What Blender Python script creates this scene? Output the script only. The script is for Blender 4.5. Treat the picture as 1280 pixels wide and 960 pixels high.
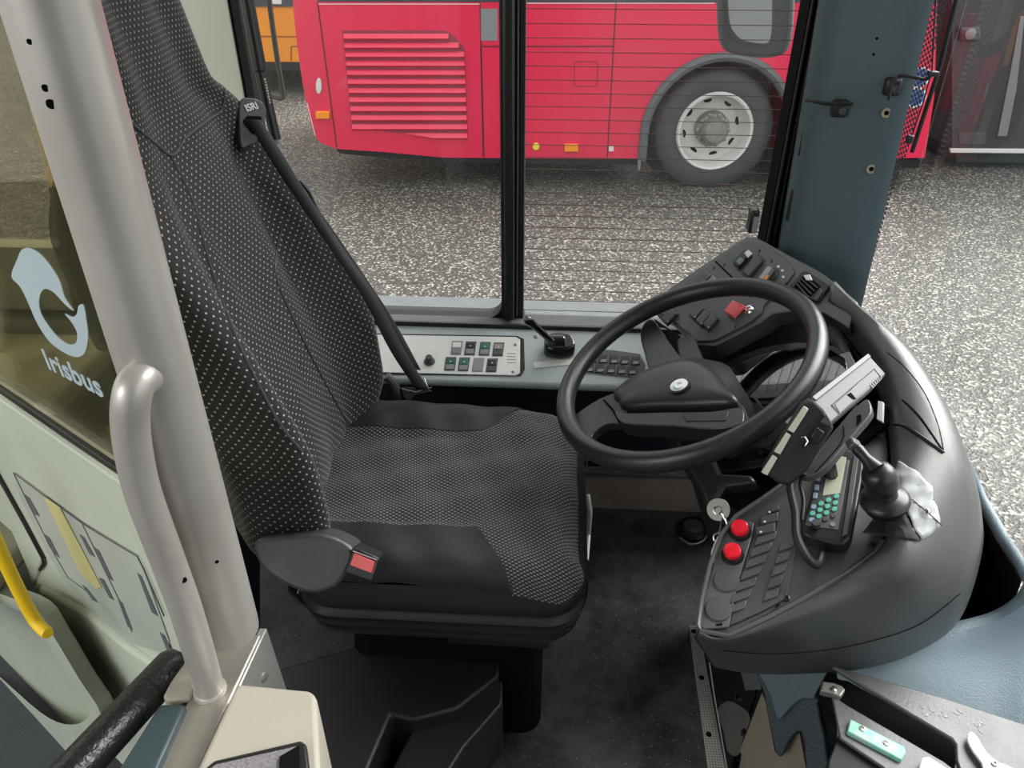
import bpy, bmesh, math, random
from mathutils import Vector as V, Matrix
from mathutils.bvhtree import BVHTree
random.seed(4)
sc = bpy.context.scene
for o in list(bpy.data.objects): bpy.data.objects.remove(o)
R = math.radians
# ------------------------------------------------------------------ camera, light, exposure
F = 960.0
TH, PS = R(32.5), R(3.5)
CAM = V((0, 0, 1.43))
cd = bpy.data.cameras.new('camera'); cam = bpy.data.objects.new('camera', cd)
sc.collection.objects.link(cam)
cd.sensor_width = 36; cd.lens = 36 * F / 1280; cd.clip_start = .02; cd.clip_end = 300
cam.location = CAM; cam.rotation_euler = (R(90) - TH, 0, PS)
sc.camera = cam
w = bpy.data.worlds.new('world'); sc.world = w; w.use_nodes = True
wn = w.node_tree.nodes; wl = w.node_tree.links
bg = wn['Background']; bg.inputs[0].default_value = (.93, .97, 1, 1); bg.inputs[1].default_value = 1.5
tc = wn.new('ShaderNodeTexCoord'); sx = wn.new('ShaderNodeSeparateXYZ'); rp = wn.new('ShaderNodeValToRGB')
wl.new(tc.outputs['Generated'], sx.inputs[0]); wl.new(sx.outputs[2], rp.inputs[0])
rp.color_ramp.elements[0].position = 0; rp.color_ramp.elements[0].color = (.75, .8, .85, 1)
rp.color_ramp.elements[1].position = .7; rp.color_ramp.elements[1].color = (.97, .99, 1, 1)
wl.new(rp.outputs[0], bg.inputs[0])
sd = bpy.data.lights.new('overcast_sun', 'SUN'); sd.energy = 8.0; sd.angle = R(50); sd.color = (1, .98, .95)
so = bpy.data.objects.new('overcast_sun', sd); sc.collection.objects.link(so); so.rotation_euler = V((.62, .45, .68)).to_track_quat('Z', 'Y').to_euler()
def area(name, loc, target, sx_, sy_, power, col=(1, 1, 1)):
    d = bpy.data.lights.new(name, 'AREA'); d.shape = 'RECTANGLE'; d.size = sx_; d.size_y = sy_; d.energy = power; d.color = col
    o = bpy.data.objects.new(name, d); sc.collection.objects.link(o); o.location = loc
    o.rotation_euler = (V(target) - V(loc)).to_track_quat('-Z', 'Y').to_euler(); return o
area('saloon_fill', (-1.9, -.7, 1.9), (-1.0, 1.0, .5), 1.2, .9, 24, (1, .98, .93))  # added fill lamp, keeps the pole and left panels bright
sc.view_settings.view_transform = 'Standard'; sc.view_settings.look = 'None'
sc.view_settings.exposure = 0.25; sc.view_settings.gamma = 1; sc.view_settings.use_curve_mapping = False

fw = V((-math.sin(PS) * math.cos(TH), math.cos(PS) * math.cos(TH), -math.sin(TH)))
rt = V((math.cos(PS), math.sin(PS), 0)); upv = rt.cross(fw)
def ray(x, y): return fw + rt * ((x - 640) / F) - upv * ((y - 480) / F)
class Pl:
    def __init__(s, p, n): s.p = V(p); s.n = V(n).normalized()
    def off(s, d): return Pl(s.p + s.n * d, s.n)
def at(x, y, pl, off=0):
    r = ray(x, y); p = pl.p + pl.n * off
    return CAM + r * ((p - CAM).dot(pl.n) / r.dot(pl.n))
def onZ(x, y, z): return at(x, y, Pl((0, 0, z), (0, 0, 1)))
def onY(x, y, Y): return at(x, y, Pl((0, Y, 0), (0, 1, 0)))
def onX(x, y, X): return at(x, y, Pl((X, 0, 0), (1, 0, 0)))
def plane3(a, b, c):
    n = (b - a).cross(c - a).normalized()
    if n.dot(CAM - a) < 0: n = -n
    return Pl(a, n)
def px(pts, pl, off=0): return [at(x, y, pl, off) for x, y in pts]

# ------------------------------------------------------------------ materials
def mat(name, col, rough=.5, metal=0, bump=0, bscale=200, var=0, vscale=8, spec=.5, coat=0, col2=None, trans=0):
    m = bpy.data.materials.new(name); m.use_nodes = True; n = m.node_tree.nodes; l = m.node_tree.links
    b = n['Principled BSDF']; b.inputs['Base Color'].default_value = (*col, 1); b.inputs['Roughness'].default_value = rough
    b.inputs['Metallic'].default_value = metal; b.inputs['Specular IOR Level'].default_value = spec; b.inputs['Coat Weight'].default_value = coat
    if bump or var:
        t = n.new('ShaderNodeTexCoord')
    if bump:
        z = n.new('ShaderNodeTexNoise'); z.inputs['Scale'].default_value = bscale; z.inputs['Detail'].default_value = 2
        q = n.new('ShaderNodeBump'); q.inputs['Strength'].default_value = bump; q.inputs['Distance'].default_value = .002
        l.new(t.outputs['Object'], z.inputs['Vector']); l.new(z.outputs[0], q.inputs['Height']); l.new(q.outputs[0], b.inputs['Normal'])
    if var:
        z = n.new('ShaderNodeTexNoise'); z.inputs['Scale'].default_value = vscale; z.inputs['Detail'].default_value = 5
        cr = n.new('ShaderNodeValToRGB'); cr.color_ramp.elements[0].position = .3; cr.color_ramp.elements[1].position = .7
        c2 = col2 or tuple(c * (1 - var) for c in col)
        cr.color_ramp.elements[0].color = (*c2, 1); cr.color_ramp.elements[1].color = (*col, 1)
        l.new(t.outputs['Object'], z.inputs['Vector']); l.new(z.outputs[0], cr.inputs[0]); l.new(cr.outputs[0], b.inputs['Base Color'])
    return m
M = {}
M['dash'] = mat('dash_plastic', (.042, .043, .045), .36, bump=.25, bscale=900, spec=.9)
M['dash_top'] = mat('dash_panel', (.075, .077, .08), .36, bump=.15, bscale=900)
M['blk'] = mat('black_plastic', (.012, .012, .013), .35)
M['blkm'] = mat('matt_black', (.008, .008, .009), .7)
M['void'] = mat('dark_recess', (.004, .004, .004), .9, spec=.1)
M['rubber'] = mat('black_rubber', (.012, .012, .012), .5)
M['wheel'] = mat('wheel_leather', (.018, .018, .019), .34, bump=.2, bscale=500)
M['grey'] = mat('switch_grey', (.06, .063, .066), .4)
M['greyl'] = mat('mid_grey', (.22, .225, .23), .45)
M['blue'] = mat('blue_grey_trim', (.075, .115, .135), .45, bump=.35, bscale=350, var=.12, vscale=3)
M['bluel'] = mat('blue_grey_light', (.17, .23, .27), .42, bump=.4, bscale=350)
M['blued'] = mat('blue_black', (.012, .02, .032), .5)
M['sill'] = mat('sill_grey', (.12, .13, .135), .6, var=.2, vscale=30)
M['silver'] = mat('brushed_silver', (.74, .74, .72), .4, metal=.15, var=.1, vscale=20)
M['alu'] = mat('aluminium', (.6, .59, .57), .35, metal=.7, var=.15, vscale=12)
M['pole'] = mat('satin_pole_paint', (.56, .53, .505), .34, metal=.4, var=.1, vscale=6, col2=(.44, .40, .37))
M['beam'] = mat('beam_metal', (.42, .39, .35), .36, metal=.6, var=.12, vscale=10)
M['beige'] = mat('beige_plastic', (.42, .385, .32), .5, bump=.1, var=.06)
M['tan'] = mat('tan_panel', (.20, .175, .125), .6, bump=.2, var=.1)
M['green'] = mat('pale_green_moulding', (.56, .60, .49), .42, bump=.1, var=.14, vscale=4)
M['greend'] = mat('grey_green_moulding', (.46, .49, .42), .45, bump=.1, var=.15, vscale=4)
M['floor'] = mat('floor_rubber', (.02, .021, .021), .5, bump=.5, bscale=600)
M['yel'] = mat('yellow_paint', (.85, .55, .01), .35)
M['red'] = mat('bus_red', (.80, .014, .075), .28, coat=.3, var=.08, vscale=2)
M['orange'] = mat('bus_orange', (.9, .33, .015), .35, var=.1, vscale=2)
M['white'] = mat('white_plastic', (.75, .74, .72), .4)
M['paper'] = mat('white_paper', (.35, .36, .36), .6, bump=.4, bscale=30)
M['chrome'] = mat('chrome', (.75, .75, .74), .12, metal=1)
M['steel'] = mat('dull_steel', (.35, .33, .31), .4, metal=.7, var=.2, vscale=20)
M['redbtn'] = mat('red_button', (.85, .01, .03), .25, coat=.5)
M['redkey'] = mat('faded_red', (.8, .13, .13), .4)
M['teal'] = mat('teal_key', (.10, .42, .33), .4)
M['teal2'] = mat('teal_strip', (.12, .55, .42), .4, var=.5, vscale=60, col2=(.45, .50, .42))
M['bluekey'] = mat('blue_key', (.25, .33, .45), .4)
M['lcd'] = mat('lcd', (.42, .45, .34), .25)
M['strip'] = mat('pale_strip', (.50, .52, .42), .35)
M['brown'] = mat('brown_kickboard', (.50, .41, .36), .5, var=.25, vscale=14)
M['tyre'] = mat('tyre', (.055, .056, .06), .6, bump=.3, bscale=80)
M['rim'] = mat('wheel_rim', (.70, .69, .66), .35, var=.15, vscale=8)
M['rimd'] = mat('hub_grime', (.30, .28, .25), .5, metal=.3, var=.3, vscale=20)
M['amber'] = mat('amber_lens', (.95, .30, .01), .2)
M['cyel'] = mat('yellow_cap', (.85, .72, .05), .4)
M['darkwin'] = mat('bus_window', (.05, .065, .08), .12)
M['arch'] = mat('arch_trim', (.10, .105, .115), .5)
M['dkbus'] = mat('dark_vehicle', (.055, .052, .058), .25, var=.3, vscale=1.2)
M['ivory'] = mat('ivory_pillar', (.74, .76, .71), .4)
M['logoblue'] = mat('logo_silver_blue', (.45, .55, .60), .35)
M['mirror'] = mat('mirror_glass', (.8, .82, .83), .06, metal=1)
M['seatshell'] = mat('saloon_seat', (.34, .33, .21), .5, var=.15, vscale=5)
M['belt'] = mat('belt_webbing', (.075, .075, .078), .42, bump=.3, bscale=700)
M['plain'] = mat('plain_seat_cloth', (.012, .012, .012), .62, bump=.4, bscale=25, spec=.35)
M['ring'] = mat('brass_washer', (.42, .36, .25), .4, metal=.4)
M['bedge'] = mat('badge_blue', (.06, .12, .35), .4)

def nodes_of(m): return m.node_tree.nodes, m.node_tree.links
def uvdots(name, base, dot, pitch, radius, rough=.75, bump=0, soft=.12, rot=45, shear=1.0):
    m = mat(name, base, rough, spec=.3); n, l = nodes_of(m); b = n['Principled BSDF']
    t = n.new('ShaderNodeUVMap'); mp = n.new('ShaderNodeMapping'); mp.inputs['Rotation'].default_value = (0, 0, R(rot)); mp.inputs['Scale'].default_value = (1, shear, 1)
    v = n.new('ShaderNodeTexVoronoi'); v.voronoi_dimensions = '2D'; v.inputs['Scale'].default_value = 1 / pitch; v.inputs['Randomness'].default_value = 0
    l.new(t.outputs[0], mp.inputs[0]); l.new(mp.outputs[0], v.inputs['Vector'])
    cr = n.new('ShaderNodeValToRGB'); cr.color_ramp.elements[0].position = radius; cr.color_ramp.elements[0].color = (*dot, 1)
    cr.color_ramp.elements[1].position = radius + soft; cr.color_ramp.elements[1].color = (*base, 1)
    l.new(v.outputs['Distance'], cr.inputs[0]); l.new(cr.outputs[0], b.inputs['Base Color'])
    if bump:
        q = n.new('ShaderNodeBump'); q.inputs['Strength'].default_value = bump; q.inputs['Distance'].default_value = .003; q.invert = True
        l.new(v.outputs['Distance'], q.inputs['Height']); l.new(q.outputs[0], b.inputs['Normal'])
    b.inputs['Sheen Weight'].default_value = .25; b.inputs['Sheen Roughness'].default_value = .4
    return m
M['dots'] = uvdots('dotted_seat_cover', (.017, .017, .0165), (.42, .42, .37), .0105, .11, soft=.06)
M['weave'] = uvdots('woven_seat_cloth', (.006, .006, .006), (.15, .15, .14), .0078, .20, soft=.22, bump=.7, rot=38, shear=1.35)
M['frit'] = uvdots('frit_dots', (.01, .01, .01), (.01, .01, .01), .006, .3)
n, l = nodes_of(M['frit']); mx = n.new('ShaderNodeMixShader'); tr = n.new('ShaderNodeBsdfTransparent')
mth = n.new('ShaderNodeMath'); mth.operation = 'LESS_THAN'; mth.inputs[1].default_value = .44
vo = [q for q in n if q.type == 'TEX_VORONOI'][0]; l.new(vo.outputs['Distance'], mth.inputs[0])
l.new(mth.outputs[0], mx.inputs[0]); l.new(tr.outputs[0], mx.inputs[1]); l.new(n['Principled BSDF'].outputs[0], mx.inputs[2]); l.new(mx.outputs[0], n['Material Output'].inputs[0])

def glass(name, tint, refl=.08, dirt=.0, dscale=3):
    m = bpy.data.materials.new(name); m.use_nodes = True; n = m.node_tree.nodes; l = m.node_tree.links
    n.remove(n['Principled BSDF']); out = n['Material Output']
    t = n.new('ShaderNodeBsdfTransparent'); t.inputs[0].default_value = (*tint, 1)
    g = n.new('ShaderNodeBsdfGlossy'); g.inputs['Roughness'].default_value = .02
    fr = n.new('ShaderNodeFresnel'); fr.inputs[0].default_value = 1.45
    mm = n.new('ShaderNodeMath'); mm.operation = 'MULTIPLY'; mm.inputs[1].default_value = refl / .04 * .5
    mx = n.new('ShaderNodeMixShader'); l.new(fr.outputs[0], mm.inputs[0]); l.new(mm.outputs[0], mx.inputs[0]); l.new(t.outputs[0], mx.inputs[1]); l.new(g.outputs[0], mx.inputs[2])
    last = mx
    if dirt:
        d = n.new('ShaderNodeBsdfDiffuse'); d.inputs[0].default_value = (.7, .7, .68, 1)
        tc = n.new('ShaderNodeTexCoord'); mp = n.new('ShaderNodeMapping'); mp.inputs['Scale'].default_value = (1, 1, .25)
        z = n.new('ShaderNodeTexNoise'); z.inputs['Scale'].default_value = dscale; z.inputs['Detail'].default_value = 6
        cr = n.new('ShaderNodeValToRGB'); cr.color_ramp.elements[0].position = .5; cr.color_ramp.elements[1].position = .9
        cr.color_ramp.elements[0].color = (dirt * .25, dirt * .25, dirt * .25, 1); cr.color_ramp.elements[1].color = (dirt, dirt, dirt, 1)
        l.new(tc.outputs['Object'], mp.inputs[0]); l.new(mp.outputs[0], z.inputs['Vector']); l.new(z.outputs[0], cr.inputs[0])
        m2 = n.new('ShaderNodeMixShader'); l.new(cr.outputs[0], m2.inputs[0]); l.new(mx.outputs[0], m2.inputs[1]); l.new(d.outputs[0], m2.inputs[2]); last = m2
    l.new(last.outputs[0], out.inputs[0]); return m
M['glass'] = glass('side_glass', (.97, .98, .97), .04, .11, 3)
M['wglass'] = glass('windscreen_glass', (.97, .98, .97), .008, .05, 1.2)
M['oglass'] = glass('partition_glass', (.72, .69, .56), .05, .03, 5)
# asphalt
def asphalt():
    m = mat('wet_asphalt', (.12, .115, .105), .38, spec=.3); n, l = nodes_of(m); b = n['Principled BSDF']
    t = n.new('ShaderNodeTexCoord')
    v = n.new('ShaderNodeTexVoronoi'); v.inputs['Scale'].default_value = 80; v.inputs['Randomness'].default_value = 1
    l.new(t.outputs['Object'], v.inputs['Vector'])
    sp = n.new('ShaderNodeSeparateColor'); l.new(v.outputs['Color'], sp.inputs[0])
    cr = n.new('ShaderNodeValToRGB'); e = cr.color_ramp.elements; e[0].position = 0; e[0].color = (.038, .037, .034, 1); e[1].position = .62; e[1].color = (.072, .069, .061, 1)
    e2 = e.new(.80); e2.color = (.12, .115, .10, 1); e3 = e.new(.95); e3.color = (.36, .34, .30, 1)
    l.new(sp.outputs[0], cr.inputs[0])
    z = n.new('ShaderNodeTexNoise'); z.inputs['Scale'].default_value = .9; z.inputs['Detail'].default_value = 5; l.new(t.outputs['Object'], z.inputs['Vector'])
    r2 = n.new('ShaderNodeMapRange'); r2.inputs[1].default_value = .35; r2.inputs[2].default_value = .65; r2.inputs[3].default_value = .62; r2.inputs[4].default_value = .4
    l.new(z.outputs[0], r2.inputs[0]); l.new(r2.outputs[0], b.inputs['Roughness'])
    l.new(cr.outputs[0], b.inputs['Base Color'])
    q = n.new('ShaderNodeBump'); q.inputs['Strength'].default_value = .7; q.inputs['Distance'].default_value = .006
    l.new(v.outputs['Distance'], q.inputs['Height']); l.new(q.outputs[0], b.inputs['Normal'])
    return m
M['asphalt'] = asphalt()
def floor_mat():
    m = M['floor']; n, l = nodes_of(m); b = n['Principled BSDF']; t = n.new('ShaderNodeTexCoord')
    v = n.new('ShaderNodeTexVoronoi'); v.inputs['Scale'].default_value = 90; l.new(t.outputs['Object'], v.inputs['Vector'])
    c = n.new('ShaderNodeValToRGB'); c.color_ramp.elements[0].position = .07; c.color_ramp.elements[0].color = (1, 1, 1, 1); c.color_ramp.elements[1].position = .12; c.color_ramp.elements[1].color = (0, 0, 0, 1)
    l.new(v.outputs['Distance'], c.inputs[0])
    z = n.new('ShaderNodeTexNoise'); z.inputs['Scale'].default_value = 3.2; z.inputs['Detail'].default_value = 14; z.inputs['Roughness'].default_value = .72; l.new(t.outputs['Object'], z.inputs['Vector'])
    c2 = n.new('ShaderNodeValToRGB'); c2.color_ramp.elements[0].position = .40; c2.color_ramp.elements[0].color = (.010, .0105, .0105, 1); c2.color_ramp.elements[1].position = .66; c2.color_ramp.elements[1].color = (.13, .13, .125, 1)
    l.new(z.outputs[0], c2.inputs[0])
    mx = n.new('ShaderNodeMixRGB'); mx.inputs[2].default_value = (.75, .75, .70, 1)
    ml = n.new('ShaderNodeMath'); ml.operation = 'MULTIPLY'; l.new(c.outputs[0], ml.inputs[0]); l.new(z.outputs[0], ml.inputs[1])
    l.new(ml.outputs[0], mx.inputs[0]); l.new(c2.outputs[0], mx.inputs[1]); l.new(mx.outputs[0], b.inputs['Base Color'])
floor_mat()
def diamond_mat():
    m = M['tread'] = mat('diamond_tread', (.50, .49, .46), .34, metal=.25); n, l = nodes_of(m); b = n['Principled BSDF']
    t = n.new('ShaderNodeTexCoord'); mp = n.new('ShaderNodeMapping'); mp.inputs['Rotation'].default_value = (0, 0, R(45))
    c = n.new('ShaderNodeTexChecker'); c.inputs['Scale'].default_value = 260; l.new(t.outputs['Object'], mp.inputs[0]); l.new(mp.outputs[0], c.inputs['Vector'])
    c.inputs[1].default_value = (.62, .61, .57, 1); c.inputs[2].default_value = (.30, .29, .27, 1)
    q = n.new('ShaderNodeBump'); q.inputs['Strength'].default_value = .8; q.inputs['Distance'].default_value = .002
    l.new(c.outputs[1], q.inputs['Height']); l.new(q.outputs[0], b.inputs['Normal']); l.new(c.outputs[0], b.inputs['Base Color'])
diamond_mat()
def louvre():   # striped mesh behind slats
    pass

# ------------------------------------------------------------------ builders
col = sc.collection
BV = {}
class MB:
    def __init__(s): s.v = []; s.f = []; s.uv = None
    def add(s, vs, fs):
        b = len(s.v); s.v += [V(p) for p in vs]; s.f += [[i + b for i in f] for f in fs]; return s
    def prism(s, pts, vec):
        n = len(pts); vec = V(vec); a = [V(p) for p in pts]
        return s.add(a + [p + vec for p in a], [list(range(n))] + [[n + i for i in range(n)][::-1]] + [[i, i + n, (i + 1) % n + n, (i + 1) % n][::-1] for i in range(n)])
    def box(s, c, sz, rot=None):
        c = V(c); rot = rot or Matrix.Identity(3)
        p = [c + rot @ V((x * sz[0] / 2, y * sz[1] / 2, z * sz[2] / 2)) for z in (-1, 1) for x, y in ((-1, -1), (1, -1), (1, 1), (-1, 1))]
        return s.add(p, [(0, 3, 2, 1), (4, 5, 6, 7), (0, 1, 5, 4), (1, 2, 6, 5), (2, 3, 7, 6), (3, 0, 4, 7)])
    def tube(s, pts, r, n=10, cap=True, closed=False):
        pts = [V(p) for p in pts]; N = len(pts); rs = r if isinstance(r, (list, tuple)) else [r] * N
        ref = None; base = len(s.v); ring = []
        for i, p in enumerate(pts):
            if closed: t = pts[(i + 1) % N] - pts[i - 1]
            else: t = pts[min(i + 1, N - 1)] - pts[max(i - 1, 0)]
            t.normalize()
            if ref is None:
                ref = t.orthogonal().normalized()
            else:
                ref = (ref - t * ref.dot(t)).normalized()
            bn = t.cross(ref)
            ring += [p + (ref * math.cos(k * 2 * math.pi / n) + bn * math.sin(k * 2 * math.pi / n)) * rs[i] for k in range(n)]
        fs = []
        for i in range(N if closed else N - 1):
            j = (i + 1) % N
            for k in range(n): fs.append([i * n + k, i * n + (k + 1) % n, j * n + (k + 1) % n, j * n + k])
        if cap and not closed: fs += [list(range(n))[::-1], [(N - 1) * n + k for k in range(n)]]
        return s.add(ring, fs)
    def lathe(s, o, axis, prof, n=24):
        o = V(o); ax = V(axis).normalized(); u = ax.orthogonal().normalized(); w_ = ax.cross(u)
        vs = []; fs = []
        for r, h in prof: vs += [o + ax * h + (u * math.cos(k * 2 * math.pi / n) + w_ * math.sin(k * 2 * math.pi / n)) * r for k in range(n)]
        for i in range(len(prof) - 1):
            for k in range(n): fs.append([i * n + k, i * n + (k + 1) % n, (i + 1) * n + (k + 1) % n, (i + 1) * n + k])
        fs += [list(range(n))[::-1], [(len(prof) - 1) * n + k for k in range(n)]]
        return s.add(vs, fs)
    def loft(s, rings, closed=True, capA=True, capB=True):
        n = len(rings[0]); vs = [p for r in rings for p in r]; fs = []
        for i in range(len(rings) - 1):
            for k in range(n if closed else n - 1):
                fs.append([i * n + k, i * n + (k + 1) % n, (i + 1) * n + (k + 1) % n, (i + 1) * n + k])
        if closed and capA: fs.append(list(range(n))[::-1])
        if closed and capB: fs.append([(len(rings) - 1) * n + k for k in range(n)])
        return s.add(vs, fs)
    def build(s, name, m, parent=None, bevel=0, seg=2, sub=0, smooth=35, uv=None, label=None, solid=0, mats=None, fm=None):
        off = V((0, 0, 0)); q = parent
        while q is not None: off += q.location; q = q.parent
        me = bpy.data.meshes.new(name); me.from_pydata([tuple(v - off) for v in s.v], [], s.f)
        bm = bmesh.new(); bm.from_mesh(me); bmesh.ops.recalc_face_normals(bm, faces=bm.faces[:]); bm.to_mesh(me); bm.free()
        if uv:
            lay = me.uv_layers.new(name='UVMap')
            for lp in me.loops: lay.data[lp.index].uv = uv[lp.vertex_index]
        me.materials.append(m)
        for mm in mats or []: me.materials.append(mm)
        if fm:
            for i, k in fm.items(): me.polygons[i].material_index = k
        me.shade_smooth(); me.set_sharp_from_angle(angle=R(smooth))
        o = bpy.data.objects.new(name, me); col.objects.link(o); o.parent = parent
        if solid:
            x = o.modifiers.new('s', 'SOLIDIFY'); x.thickness = solid; x.offset = -1
        if bevel:
            x = o.modifiers.new('b', 'BEVEL'); x.width = bevel; x.segments = seg; x.limit_method = 'ANGLE'; x.angle_limit = R(30)
        if sub:
            x = o.modifiers.new('u', 'SUBSURF'); x.levels = sub; x.render_levels = sub
        if label: o['label'] = label
        return o
def tag(o, label, cat, group=None):
    o['label'] = label; o['category'] = cat
    if group: o['group'] = group
    return o
def thing(name, loc, label, cat, group=None):
    o = bpy.data.objects.new(name, None); col.objects.link(o); o.location = loc; o.empty_display_size = .05
    return tag(o, label, cat, group)
def struct(o): o['kind'] = 'structure'; return o
def spl(pts, k=6, closed=False):
    pts = [V(p) for p in pts]; N = len(pts); out = []
    for i in range(N if closed else N - 1):
        if closed: a, b, c, d = pts[i - 1], pts[i], pts[(i + 1) % N], pts[(i + 2) % N]
        else: a, b, c, d = pts[max(i - 1, 0)], pts[i], pts[i + 1], pts[min(i + 2, N - 1)]
        for j in range(k):
            t = j / k
            out.append(.5 * ((2 * b) + (c - a) * t + (2 * a - 5 * b + 4 * c - d) * t * t + (3 * b - a - 3 * c + d) * t ** 3))
    if not closed: out.append(pts[-1])
    return out
def spl2(pts, k=6, closed=False): return [(p.x, p.y) for p in spl([V((x, y, 0)) for x, y in pts], k, closed)]
def bvh(o):
    me = o.data; mw = V((0, 0, 0)); q = o
    while q is not None: mw += q.location; q = q.parent
    return BVHTree.FromPolygons([v.co + mw for v in me.vertices], [list(p.vertices) for p in me.polygons])
def hit(bt, x, y, off=0):
    r = ray(x, y).normalized(); h = bt.ray_cast(CAM, r)
    if h[0] is None: return None
    nn = h[1]
    if nn.dot(r) > 0: nn = -nn
    return h[0] + nn * off
def drape(bt, pts, r, name, m, parent, k=8, off=0, n=6):
    out = []
    for x, y in spl2(pts, k):
        p = hit(bt, x, y, off)
        if p is not None: out.append(p)
    if len(out) > 1: return MB().tube(out, r, n).build(name, m, parent)
def ell(cx, cy, rx, ry, n=24, rot=0):
    c, s_ = math.cos(R(rot)), math.sin(R(rot))
    return [(cx + rx * math.cos(a) * c - ry * math.sin(a) * s_, cy + rx * math.cos(a) * s_ + ry * math.sin(a) * c) for a in [i * 2 * math.pi / n for i in range(n)]]
def slab(name, pts, pl, t, m, parent=None, bevel=.001, off=0, **k):
    """outline on a plane, given thickness t towards the viewer side of the plane (negative: away)"""
    return MB().prism(px(pts, pl, off), pl.n * t).build(name, m, parent, bevel=bevel, **k)
def disc(name, cx, cy, pl, rad, h, m, parent, off=0, prof=None, n=24, **k):
    c = at(cx, cy, pl, off)
    prof = prof or [(rad, 0), (rad, h * .7), (rad * .88, h), (0.0005, h)]
    return MB().lathe(c, pl.n, prof, n).build(name, m, parent, **k)
def text(name, s, p0, p1, pl, size, m, parent=None, off=.0005, ext=.0004, upflip=False, sxx=1, shear=0, bold=0):
    a = at(*p0, pl, off); b = at(*p1, pl, off); X = (b - a).normalized(); Z = pl.n; Y = Z.cross(X)
    cu = bpy.data.curves.new(name, 'FONT'); cu.body = s; cu.size = size; cu.extrude = ext; cu.shear = shear; cu.offset = bold
    t = bpy.data.objects.new(name, cu); col.objects.link(t)
    dg = bpy.context.evaluated_depsgraph_get(); me = bpy.data.meshes.new_from_object(t.evaluated_get(dg)); bpy.data.objects.remove(t)
    vs = [a + X * v.co.x * sxx + Y * v.co.y + Z * v.co.z for v in me.vertices]; fs = [list(p.vertices) for p in me.polygons]
    return MB().add(vs, fs).build(name, m, parent, smooth=20)
def local(m4, mb):  # transform builder verts
    mb.v = [m4 @ v for v in mb.v]; return mb
# ------------------------------------------------------------------ large structure
GZ = -.57
fh = V((-math.sin(PS), math.cos(PS), 0))          # horizontal line of sight; the buses outside stand square to it
def W(a, d, z): return rt * a + fh * d + V((0, 0, z))      # along / away / height above driver's floor
struct(MB().box((0, 20, GZ - .1), (90, 90, .2)).build('ground', M['asphalt']))
struct(MB().box((.1, .55, -.02), (1.5, 2.16, .04)).build('floor', M['floor']))
struct(MB().box((-1.7, .2, -.53), (2.1, 2.9, .04)).build('floor', mat('saloon_floor', (.05, .055, .06), .5, bump=.3, var=.2)))
struct(MB().box((.15, -.72, .73), (1.3, .06, 2.6)).build('wall_right', M['blued']))  # unseen, widened and made solid to cut light from the camera side
struct(MB().box((-.7, -.95, .75), (.08, .08, 2.7)).build('wall_right', M['ivory']))
struct(MB().box((-1.05, .35, 2.06), (3.7, 2.7, .06)).build('ceiling', M['ivory']))
# side wall below the window line
struct(MB().box((-.60, 1.70, -.01), (2.7, .12, 1.12)).build('wall_left', M['blued'], bevel=.01))
# window sill
def sillp(x0, x1):
    za_, zb2 = onY(560, 404, 1.572).z, onY(560, 394, 1.64).z
    prof = [(1.572, za_ - .02), (1.572, za_ - .002), (1.576, za_), (1.64, zb2), (1.76, zb2 - .01), (1.76, .53), (1.60, .53)]
    return MB().loft([[V((x, y, z)) for y, z in prof] for x in (x0, x1)])
struct(sillp(-1.9, .64).build('trim_1', M['sill'], bevel=.003))
struct(MB().box((-.62, 1.568, onY(560, 406.5, 1.565).z), (2.5, .010, .012)).build('trim_2', M['blk'], bevel=.002))
# window frames: one rounded opening each
WY = 1.65
def framed(name, x0, x1, z0, z1, wdt, rad, gl, outerx=None):
    def rr(x0, x1, z0, z1, r, y, n=6):
        out = []
        for cx, cz, a0 in ((x1 - r, z1 - r, 0), (x0 + r, z1 - r, 90), (x0 + r, z0 + r, 180), (x1 - r, z0 + r, 270)):
            for i in range(n + 1):
                a = R(a0 + 90 * i / n); out.append(V((cx + r * math.cos(a), y, cz + r * math.sin(a))))
        return out
    def fr(y0, y1):
        A = rr(x0, x1, z0, z1, rad, y0); B = rr(x0, x1, z0, z1, rad, y1); Co = rr(x0 - wdt, x1 + wdt, z0 - wdt * .6, z1 + wdt, rad * .5, y0); D = rr(x0 - wdt, x1 + wdt, z0 - wdt * .6, z1 + wdt, rad * .5, y1)
        n = len(A); mb = MB(); mb.add(A + B + Co + D, [])
        for k in range(n):
            j = (k + 1) % n
            mb.f += [[k, j, n + j, n + k], [2 * n + k, 3 * n + k, 3 * n + j, 2 * n + j], [k, 2 * n + k, 2 * n + j, j], [n + k, n + j, 3 * n + j, 3 * n + k]]
        return mb
    f = struct(fr(WY - .02, WY + .03).build(name, M['rubber'], smooth=40))
    g = MB().box(((x0 + x1) / 2, WY + .01, (z0 + z1) / 2), (x1 - x0 + .01, .005, z1 - z0 + .01)).build('pane', M[gl], f)
    return f
xa = onY(284, 40, WY).x; xb = onY(627, 300, WY).x; zb = onY(560, 391, WY).z
f1 = framed('window_1', xa, xb, zb, 1.95, .012, .035, 'glass')
xc = onY(655, 300, WY).x; xd = onY(962, 250, WY).x; zc = onY(720, 399, WY).z
f2 = framed('window_2', xc, xd + .03, zc, 1.95, .010, .012, 'glass')
hw = MB()
z = zc + .02
while z < 1.45:
    hw.box(((xc + xd) / 2, WY + .004, z), (xd - xc, .0012, .0013)); z += .0262
hw.build('heating_wire', mat('heating_wire', (.10, .04, .03), .5), f2)
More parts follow.
